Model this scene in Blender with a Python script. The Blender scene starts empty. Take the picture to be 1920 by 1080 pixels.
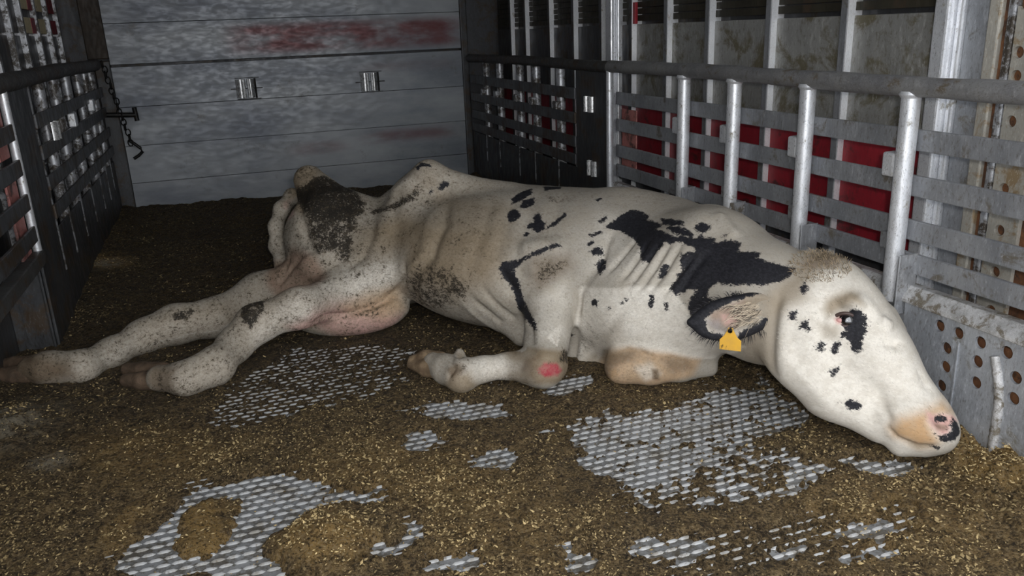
import bpy, math, random
import numpy as np
from mathutils import Vector, Matrix, Euler

random.seed(7); RNG = np.random.default_rng(7)
SC = bpy.context.scene
COL = SC.collection

# ------------------------------------------------------------------ camera, sky, lights, exposure
cam_d = bpy.data.cameras.new('camera'); cam_o = bpy.data.objects.new('camera', cam_d); COL.objects.link(cam_o)
cam_d.sensor_width = 36.0; cam_d.lens = 1520/1920*36.0; cam_d.clip_start = .02; cam_d.clip_end = 200
_R = Vector((0.94227378, -0.3324485, -0.03997655)); _U = Vector((0.13714829, 0.27427001, 0.95182262)); _F = Vector((0.30546763, 0.90236021, -0.30403218))
_m = Matrix((_R, _U, -_F)).transposed().to_4x4(); _m.translation = Vector((0, 0, 1.0))
cam_o.matrix_world = _m
SC.camera = cam_o

world = bpy.data.worlds.new('overcast_sky'); SC.world = world; world.use_nodes = True
_bg = world.node_tree.nodes['Background']; _bg.inputs[0].default_value = (.93, .96, 1., 1); _bg.inputs[1].default_value = 1.15

flash_d = bpy.data.lights.new('phone_flash', 'POINT'); flash_d.energy = 26; flash_d.shadow_soft_size = .035; flash_d.color = (1, .97, .92)
flash_o = bpy.data.objects.new('phone_flash', flash_d); COL.objects.link(flash_o); flash_o.location = (.05, -.06, 1.06)

SC.view_settings.view_transform = 'Standard'; SC.view_settings.look = 'None'; SC.view_settings.gamma = 1; SC.view_settings.use_curve_mapping = False
SC.view_settings.exposure = 1.17

# ------------------------------------------------------------------ measured outlines (metres, world)
D = {
'prims': [('e',[0.9185,2.6322,0.235],[[0.695,-0.719,0.0],[0.719,0.695,0.0],[0.0,0.0,1.0]],[0.5,0.4,0.24],0.05),('e',[1.197,2.3729,0.23],[[0.695,-0.719,0.0],[0.719,0.695,0.0],[0.0,0.0,1.0]],[0.4,0.36,0.235],0.1),('e',[0.4869,3.0356,0.2],[[0.695,-0.719,0.0],[0.719,0.695,0.0],[0.0,0.0,1.0]],[0.31,0.25,0.21],0.1),('c',[0.6604,2.8417,0.515],0.04,[0.571,2.9917,0.4],0.05,0.05),('c',[0.6673,2.8345,0.515],0.04,[0.8986,2.7103,0.41],0.06,0.06),('c',[0.2779,3.223,0.47],0.06,[0.3462,3.0804,0.33],0.13,0.06),('c',[0.3309,3.0099,0.29],0.165,[0.4105,2.8,0.2238],0.095,0.06),('c',[0.5969,2.8498,0.4],0.075,[0.48,2.76,0.2738],0.05,0.1),('c',[0.2961,3.0459,0.26],0.15,[0.2682,2.86,0.2274],0.095,0.06),('c',[0.4535,2.715,0.2012],0.078,[0.2988,2.74,0.1381],0.078,0.05),('c',[0.2988,2.74,0.1381],0.078,[0.142,2.5768,0.17],0.0586,0.05),('c',[0.142,2.5768,0.17],0.0586,[0.0049,2.5974,0.13],0.0549,0.05),('c',[0.0049,2.5974,0.13],0.0549,[-0.0676,2.5383,0.09],0.0452,0.05),('c',[-0.0676,2.5383,0.09],0.0452,[-0.131,2.4332,0.07],0.0481,0.05),('c',[-0.131,2.4332,0.07],0.0481,[-0.2099,2.3995,0.06],0.0408,0.05),('c',[-0.2099,2.3995,0.06],0.0408,[-0.2863,2.4467,0.055],0.0396,0.05),('c',[0.2024,2.9414,0.12],0.12,[0.0381,2.9967,0.1],0.0787,0.05),('c',[0.0381,2.9967,0.1],0.0787,[-0.1318,2.8624,0.085],0.0594,0.05),('c',[-0.1318,2.8624,0.085],0.0594,[-0.2529,2.8497,0.085],0.0602,0.05),('c',[-0.2529,2.8497,0.085],0.0602,[-0.3543,2.818,0.07],0.0483,0.05),('c',[-0.3543,2.818,0.07],0.0483,[-0.4458,2.7327,0.058],0.0396,0.05),('c',[-0.4458,2.7327,0.058],0.0396,[-0.5252,2.6314,0.06],0.0428,0.05),('c',[-0.5252,2.6314,0.06],0.0428,[-0.6112,2.6619,0.06],0.0444,0.05),('c',[-0.6112,2.6619,0.06],0.0444,[-0.6698,2.697,0.055],0.0414,0.05),('e',[0.3188,2.7237,0.085],[[0.9761,-0.2174,0.0],[0.2174,0.9761,-0.0],[0.0,0.0,1.0]],[0.21,0.1,0.085],0.03),('c',[0.4924,3.3608,0.3],0.03,[0.2114,3.3,0.4019],0.028,0.025),('c',[0.2114,3.3,0.4019],0.028,[0.1605,3.22,0.3708],0.027,0.025),('c',[0.1605,3.22,0.3708],0.027,[0.1277,3.16,0.3173],0.025,0.025),('c',[0.1277,3.16,0.3173],0.025,[0.1186,3.12,0.2499],0.025,0.025),('c',[0.1186,3.12,0.2499],0.025,[0.1312,3.05,0.2029],0.026,0.025),('c',[0.1312,3.05,0.2029],0.026,[0.1674,3.0,0.1841],0.03,0.025),('c',[0.762,2.42,0.1559],0.05,[0.8089,2.3134,0.05],0.03,0.07),('c',[1.2186,2.3937,0.33],0.13,[0.9165,2.28,0.2729],0.085,0.08),('c',[0.9165,2.28,0.2729],0.0926,[0.8666,2.2,0.1633],0.0758,0.03),('c',[0.8666,2.2,0.1633],0.0758,[0.762,2.0045,0.075],0.0611,0.03),('e',[0.7659,2.0409,0.06],[[-0.9443,0.329,0.0],[-0.329,-0.9443,0.0],[0.0,0.0,1.0]],[0.0808,0.06,0.0528],0.02),('c',[0.762,2.0045,0.075],0.052,[0.6913,2.0967,0.055],0.0377,0.02),('c',[0.6913,2.0967,0.055],0.0377,[0.6154,2.1184,0.05],0.0361,0.02),('c',[0.6154,2.1184,0.05],0.0361,[0.5458,2.1036,0.05],0.048,0.02),('c',[0.5458,2.1036,0.05],0.048,[0.5174,2.1591,0.05],0.0425,0.02),('c',[0.5174,2.1591,0.05],0.0425,[0.495,2.2178,0.05],0.0369,0.02),('c',[0.5604,2.1356,0.06],0.02,[0.5648,2.1797,0.085],0.016,0.01),('c',[0.9852,1.9526,0.055],0.0495,[1.0578,1.9106,0.055],0.0461,0.02),('c',[1.0578,1.9106,0.055],0.0461,[1.1433,1.8924,0.05],0.0401,0.02),('c',[1.1433,1.8924,0.05],0.0401,[1.2339,1.8803,0.035],0.0249,0.02),('e',[1.1778,2.0762,0.2],[[0.695,-0.719,0.0],[0.719,0.695,0.0],[0.0,0.0,1.0]],[0.24,0.24,0.2],0.06),('e',[1.1155,2.12,0.1239],[[0.695,-0.719,0.0],[0.719,0.695,-0.0],[0.0,0.0,1.0]],[0.2,0.14,0.16],0.06),('c',[1.0298,2.24,0.1704],0.1,[0.9981,2.2,-0.0075],0.075,0.035),('c',[0.9981,2.2,-0.0075],0.075,[1.1266,2.14,0.0255],0.09,0.05),('c',[1.3012,2.265,0.24],0.2,[1.2684,1.95,0.288],0.185,0.08),('c',[1.2684,1.95,0.288],0.185,[1.3038,1.72,0.2715],0.145,0.08),('c',[1.3038,1.72,0.2715],0.145,[1.3297,1.58,0.2679],0.12,0.08),('c',[1.3379,2.3422,0.33],0.07,[1.3374,2.05,0.3856],0.075,0.06),('e',[1.3724,1.5349,0.2831],[[0.1873,-0.7889,-0.5853],[-0.6896,-0.5299,0.4936],[0.6996,-0.3111,0.6433]],[0.15,0.095,0.112],0.05),('c',[1.3717,1.5559,0.3048],0.093,[1.4,1.4288,0.2079],0.08,0.05),('c',[1.4,1.4288,0.2079],0.08,[1.4293,1.3115,0.1227],0.06,0.05),('c',[1.293,1.5567,0.1956],0.078,[1.3143,1.4671,0.1293],0.068,0.045),('c',[1.3143,1.4671,0.1293],0.068,[1.3629,1.3537,0.0753],0.045,0.045),('e',[1.2684,1.5306,0.2042],[[0.1873,-0.7889,-0.5853],[-0.6896,-0.5299,0.4936],[0.6996,-0.3111,0.6433]],[0.105,0.055,0.085],0.035),('c',[1.3709,1.6225,0.3751],0.055,[1.3956,1.5796,0.3635],0.048,0.04),('e',[1.4324,1.2789,0.0921],[[0.1873,-0.7889,-0.5853],[-0.6896,-0.5299,0.4936],[0.6996,-0.3111,0.6433]],[0.07,0.074,0.06],0.025),('e',[1.3828,1.3001,0.1064],[[0.1873,-0.7889,-0.5853],[-0.6896,-0.5299,0.4936],[0.6996,-0.3111,0.6433]],[0.055,0.05,0.05],0.03),('c',[1.3815,1.3032,0.0471],0.033,[1.409,1.2714,0.0514],0.027,0.02),('c',[1.3416,1.4906,0.3546],0.028,[1.3524,1.4546,0.3433],0.026,0.02),('c',[1.4666,1.476,0.2908],0.029,[1.4677,1.4474,0.2616],0.028,0.015),('x',[1.3018,1.4508,0.3373],[[0.1873,-0.7889,-0.5853],[-0.6896,-0.5299,0.4936],[0.6996,-0.3111,0.6433]],[0.035,0.03,0.022],0.02),('x',[1.4014,1.2211,0.1387],[[0.1873,-0.7889,-0.5853],[-0.6896,-0.5299,0.4936],[0.6996,-0.3111,0.6433]],[0.024,0.034,0.017],0.012),('x',[1.2831,1.3785,0.2438],[[0.1873,-0.7889,-0.5853],[-0.6896,-0.5299,0.4936],[0.6996,-0.3111,0.6433]],[0.075,0.035,0.05],0.03)],
'black': [[[0.8591,2.5149,0.467],[0.9052,2.5562,0.4773],[0.9668,2.594,0.4798],[0.9397,2.5228,0.4757],[0.8864,2.4843,0.4659],[0.8537,2.4784,0.4617]],[[0.8582,2.4394,0.4518],[0.8931,2.4819,0.4657],[0.9346,2.4895,0.4709],[0.9131,2.4383,0.4605],[0.8794,2.4257,0.4521]],[[0.8096,2.4198,0.4359],[0.8303,2.4458,0.4465],[0.8505,2.4393,0.4491],[0.8512,2.3912,0.4368],[0.8268,2.376,0.4228],[0.8064,2.3909,0.4243]],[[0.8426,2.3402,0.413],[0.8689,2.3413,0.4237],[0.8911,2.3783,0.442],[0.905,2.3663,0.4428],[0.8988,2.3326,0.4291],[0.9004,2.3092,0.4232],[0.8878,2.2879,0.4083],[0.8642,2.2838,0.3981],[0.8579,2.3138,0.4063],[0.8445,2.3265,0.4051]],[[0.8906,2.2858,0.4084],[0.9268,2.302,0.4286],[0.9717,2.32,0.4479],[0.9694,2.3009,0.4414],[0.922,2.2818,0.4194],[0.892,2.2804,0.4059]],[[0.8237,2.3109,0.3901],[0.8401,2.3154,0.399],[0.8465,2.2999,0.3967],[0.8324,2.2959,0.3875]],[[1.0199,2.6266,0.4777],[1.0504,2.6205,0.4818],[1.0873,2.6204,0.4751],[1.0522,2.5422,0.4805],[1.0177,2.5403,0.4798],[0.9921,2.5358,0.4793]],[[1.0862,2.3389,0.4707],[1.11,2.3405,0.4765],[1.1047,2.3263,0.471],[1.0838,2.3176,0.4678]],[[1.0478,2.1832,0.4117],[1.0854,2.197,0.4283],[1.1151,2.2118,0.4426],[1.1506,2.2226,0.4517],[1.1747,2.197,0.4525],[1.1706,2.1407,0.4503],[1.156,2.1274,0.4445],[1.1521,2.0478,0.4511],[1.1343,2.0033,0.4495],[1.1274,2.0285,0.4386],[1.1243,1.9365,0.4397],[1.1298,1.9105,0.4386],[1.143,1.8986,0.4458],[1.1604,1.8652,0.442],[1.1778,1.8669,0.4578],[1.1789,1.8463,0.447],[1.2013,1.8284,0.4482],[1.1925,1.8141,0.4375],[1.2229,1.7991,0.4432],[1.2373,1.7805,0.4427],[1.2382,1.7617,0.438],[1.2185,1.7417,0.4245],[1.2346,1.7174,0.4283],[1.2519,1.6953,0.4286],[1.2369,1.6782,0.4203],[1.2483,1.6528,0.4137],[1.2727,1.6241,0.4093],[1.2886,1.6022,0.4072],[1.2727,1.589,0.396],[1.2389,1.5934,0.3798],[1.2065,1.6176,0.3662],[1.1806,1.6534,0.3655],[1.1608,1.6898,0.3551],[1.1478,1.7291,0.3517],[1.1379,1.7434,0.3402],[1.1293,1.749,0.3158],[1.1361,1.7078,0.3033],[1.1288,1.7251,0.2751],[1.1353,1.7523,0.2099],[1.1224,1.7755,0.2259],[1.1062,1.7943,0.2565],[1.103,1.8012,0.2796],[1.1139,1.793,0.305],[1.1224,1.7805,0.3197],[1.1098,1.8035,0.321],[1.0876,1.8325,0.2972],[1.0752,1.8581,0.3164],[1.0963,1.8434,0.3424],[1.0971,1.8509,0.3526],[1.1095,1.8385,0.3664],[1.1093,1.8558,0.3804],[1.1191,1.8619,0.4021],[1.1438,1.8365,0.4112],[1.1454,1.8452,0.421],[1.1232,1.8988,0.4297],[1.1097,1.9103,0.4195],[1.1076,1.9307,0.4244],[1.0933,1.9289,0.4078],[1.0773,1.9364,0.3893],[1.0598,1.9414,0.3683],[1.0509,1.9629,0.364],[1.0551,1.9905,0.3789],[1.0714,2.0084,0.3919],[1.0785,2.0689,0.403],[1.082,2.1246,0.4069],[1.0746,2.1458,0.4098],[1.0572,2.1696,0.4102]],[[1.1755,2.09,0.4564],[1.1754,2.0265,0.4689],[1.1698,1.945,0.4763],[1.1615,1.9307,0.4677],[1.1469,1.9766,0.4599],[1.1521,2.0352,0.4537]],[[1.1371,1.9835,0.4533],[1.1527,1.9508,0.4646],[1.1624,1.8974,0.4592],[1.1642,1.8719,0.4492],[1.143,1.8986,0.4458],[1.1308,1.9361,0.4484]],[[1.1755,1.8969,0.4669],[1.1975,1.8998,0.4791],[1.2122,1.8792,0.4755],[1.2113,1.8611,0.4672],[1.1934,1.8593,0.4606],[1.1777,1.8778,0.4615]],[[1.2165,1.8261,0.453],[1.2353,1.8134,0.4535],[1.2281,1.8075,0.4497],[1.2139,1.8166,0.4481]],[[1.0633,1.8913,0.3338],[1.0808,1.8935,0.3683],[1.0884,1.8831,0.37],[1.0789,1.8716,0.3495],[1.067,1.8798,0.3333]],[[0.9757,2.1429,0.352],[1.0011,2.1358,0.3673],[1.0108,2.1187,0.3668],[0.9987,2.1084,0.3574],[0.9808,2.1233,0.346]],[[0.9723,2.1053,0.3282],[0.9906,2.1064,0.349],[0.999,2.0797,0.3445],[0.9837,2.0553,0.3264],[0.9686,2.0604,0.3073],[0.9647,2.0818,0.3154]],[[0.994,2.1895,0.3964],[1.0263,2.1809,0.4032],[1.0341,2.1699,0.3993],[1.0014,2.1745,0.3873]],[[1.0347,2.2139,0.4239],[1.0684,2.2226,0.4354],[1.07,2.2107,0.4307],[1.0449,2.2044,0.4212]],[[0.9774,2.1696,0.3724],[0.9962,2.1634,0.3783],[0.9959,2.1552,0.3721],[0.978,2.1554,0.3676]],[[0.9381,2.0596,0.2264],[0.9413,2.0405,0.2438],[0.9463,2.0262,0.2374],[0.9392,2.0291,0.2249],[0.9377,2.0528,0.2191]],[[0.9562,1.9863,0.2317],[0.9602,1.9748,0.236],[0.9591,1.9755,0.2281],[0.9558,1.9827,0.2263]],[[0.9909,1.9461,0.2649],[0.9977,1.9409,0.2719],[0.9987,1.9349,0.2639],[0.9925,1.9412,0.2584]],[[0.9802,1.9519,0.2544],[0.9865,1.9455,0.2593],[0.9863,1.9424,0.2512],[0.9807,1.9475,0.2492]],[[1.0349,1.8865,0.2541],[1.0405,1.8939,0.2847],[1.0479,1.884,0.2865],[1.045,1.8756,0.256],[1.04,1.8809,0.2468]],[[1.0647,1.8539,0.2503],[1.0661,1.8547,0.27],[1.0728,1.8474,0.27],[1.0722,1.8446,0.252],[1.0689,1.8504,0.245]],[[0.7303,2.2895,0.3026],[0.7452,2.2896,0.318],[0.7912,2.258,0.3269],[0.8267,2.2373,0.3447],[0.8636,2.2214,0.3609],[0.9139,2.2042,0.3737],[0.9134,2.1968,0.3652],[0.8588,2.2102,0.3492],[0.8002,2.2441,0.3237],[0.7778,2.2531,0.3022],[0.772,2.2489,0.2833],[0.7808,2.2361,0.2647],[0.7816,2.2313,0.2381],[0.7848,2.2234,0.2119],[0.7807,2.1853,0.1962],[0.774,2.1133,0.1825],[0.7759,2.0865,0.1775],[0.7603,2.0611,0.165],[0.7535,2.0877,0.1637],[0.7702,2.189,0.1617],[0.7789,2.2513,0.1687],[0.7685,2.2477,0.207],[0.7572,2.2527,0.2354],[0.7422,2.2641,0.2553],[0.7295,2.2794,0.2809]],[[1.1537,1.6776,0.3334],[1.1614,1.6706,0.3431],[1.1638,1.6595,0.3373],[1.1599,1.6574,0.324],[1.1528,1.6703,0.3182]],[[1.1663,1.6484,0.3287],[1.1829,1.6274,0.344],[1.1911,1.6118,0.3417],[1.1731,1.6302,0.3274]],[[1.3283,1.4415,0.3405],[1.3323,1.4347,0.3432],[1.3436,1.4296,0.3397],[1.3534,1.425,0.3308],[1.3575,1.4197,0.3208],[1.3515,1.4145,0.3102],[1.3392,1.4012,0.2901],[1.333,1.4018,0.282],[1.3298,1.3946,0.254],[1.3173,1.4053,0.2444],[1.313,1.4162,0.2534],[1.3142,1.4224,0.2689],[1.3101,1.4304,0.2758],[1.3045,1.4383,0.2717],[1.3011,1.4428,0.2797],[1.3052,1.4383,0.2895],[1.312,1.4348,0.2941],[1.3067,1.4412,0.2995],[1.3088,1.4439,0.3016],[1.3251,1.4535,0.3238],[1.3269,1.442,0.3339]],[[1.232,1.5067,0.2848],[1.2392,1.506,0.2999],[1.2451,1.5013,0.3084],[1.2505,1.4934,0.3068],[1.2485,1.4896,0.2948],[1.2516,1.4862,0.2863],[1.2458,1.4896,0.2816],[1.2404,1.4993,0.2837]],[[1.2549,1.4664,0.2427],[1.2592,1.4681,0.2527],[1.266,1.4648,0.2608],[1.2756,1.4591,0.2601],[1.2702,1.4566,0.2402],[1.263,1.4582,0.2356]],[[1.2828,1.4492,0.2465],[1.2933,1.4449,0.2599],[1.2981,1.4392,0.2656],[1.3005,1.437,0.257],[1.2957,1.4366,0.2421],[1.289,1.4397,0.233]],[[1.2673,1.431,0.1968],[1.2791,1.4278,0.2063],[1.2939,1.4222,0.2103],[1.288,1.4197,0.2022],[1.2736,1.419,0.1857]],[[1.2246,1.5335,0.316],[1.2331,1.53,0.3208],[1.2398,1.5199,0.3253],[1.2339,1.5169,0.3131],[1.228,1.5215,0.3022],[1.2234,1.5308,0.3045]],[[1.2829,1.3863,0.1321],[1.2914,1.3837,0.1422],[1.307,1.3695,0.1371],[1.3136,1.3611,0.1284],[1.3046,1.3644,0.1188],[1.2888,1.379,0.1166]],[[1.263,1.5496,0.3731],[1.2791,1.5519,0.3858],[1.276,1.5329,0.3772],[1.2653,1.5265,0.365],[1.258,1.5358,0.3662]],[[0.6751,2.7698,0.4751],[0.6967,2.7649,0.497],[0.7164,2.7577,0.5001],[0.714,2.7526,0.4841],[0.6864,2.764,0.4656]],[[0.6439,2.7747,0.4627],[0.6547,2.7757,0.4778],[0.6604,2.7731,0.4668],[0.6508,2.7671,0.4532]],[[0.6122,2.8289,0.5504],[0.6366,2.8204,0.5656],[0.6624,2.7996,0.5569],[0.665,2.7904,0.5471],[0.6394,2.8033,0.5531],[0.6167,2.8108,0.541]],[[1.3879,1.2214,0.1066],[1.3941,1.2191,0.1093],[1.3981,1.2159,0.1051],[1.4101,1.2123,0.1043],[1.4224,1.2116,0.1079],[1.4297,1.2155,0.1162],[1.4317,1.2234,0.1276],[1.4442,1.2274,0.1329],[1.4539,1.2243,0.1226],[1.4619,1.2217,0.1064],[1.4556,1.2152,0.0951],[1.4309,1.2081,0.0882],[1.4115,1.2107,0.0852],[1.4002,1.2161,0.0929]],[[1.3872,1.2288,0.0716],[1.3939,1.2209,0.078],[1.4026,1.2166,0.0733],[1.4041,1.2222,0.0642],[1.3909,1.2234,0.0705]],[[1.4119,1.247,0.1364],[1.4193,1.2417,0.1412],[1.4293,1.2328,0.1335],[1.4267,1.2329,0.1223],[1.417,1.2391,0.1233],[1.3971,1.2361,0.1308]]],  # coat patches; the armpit outline also paints the shadow there over dark skin
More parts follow.
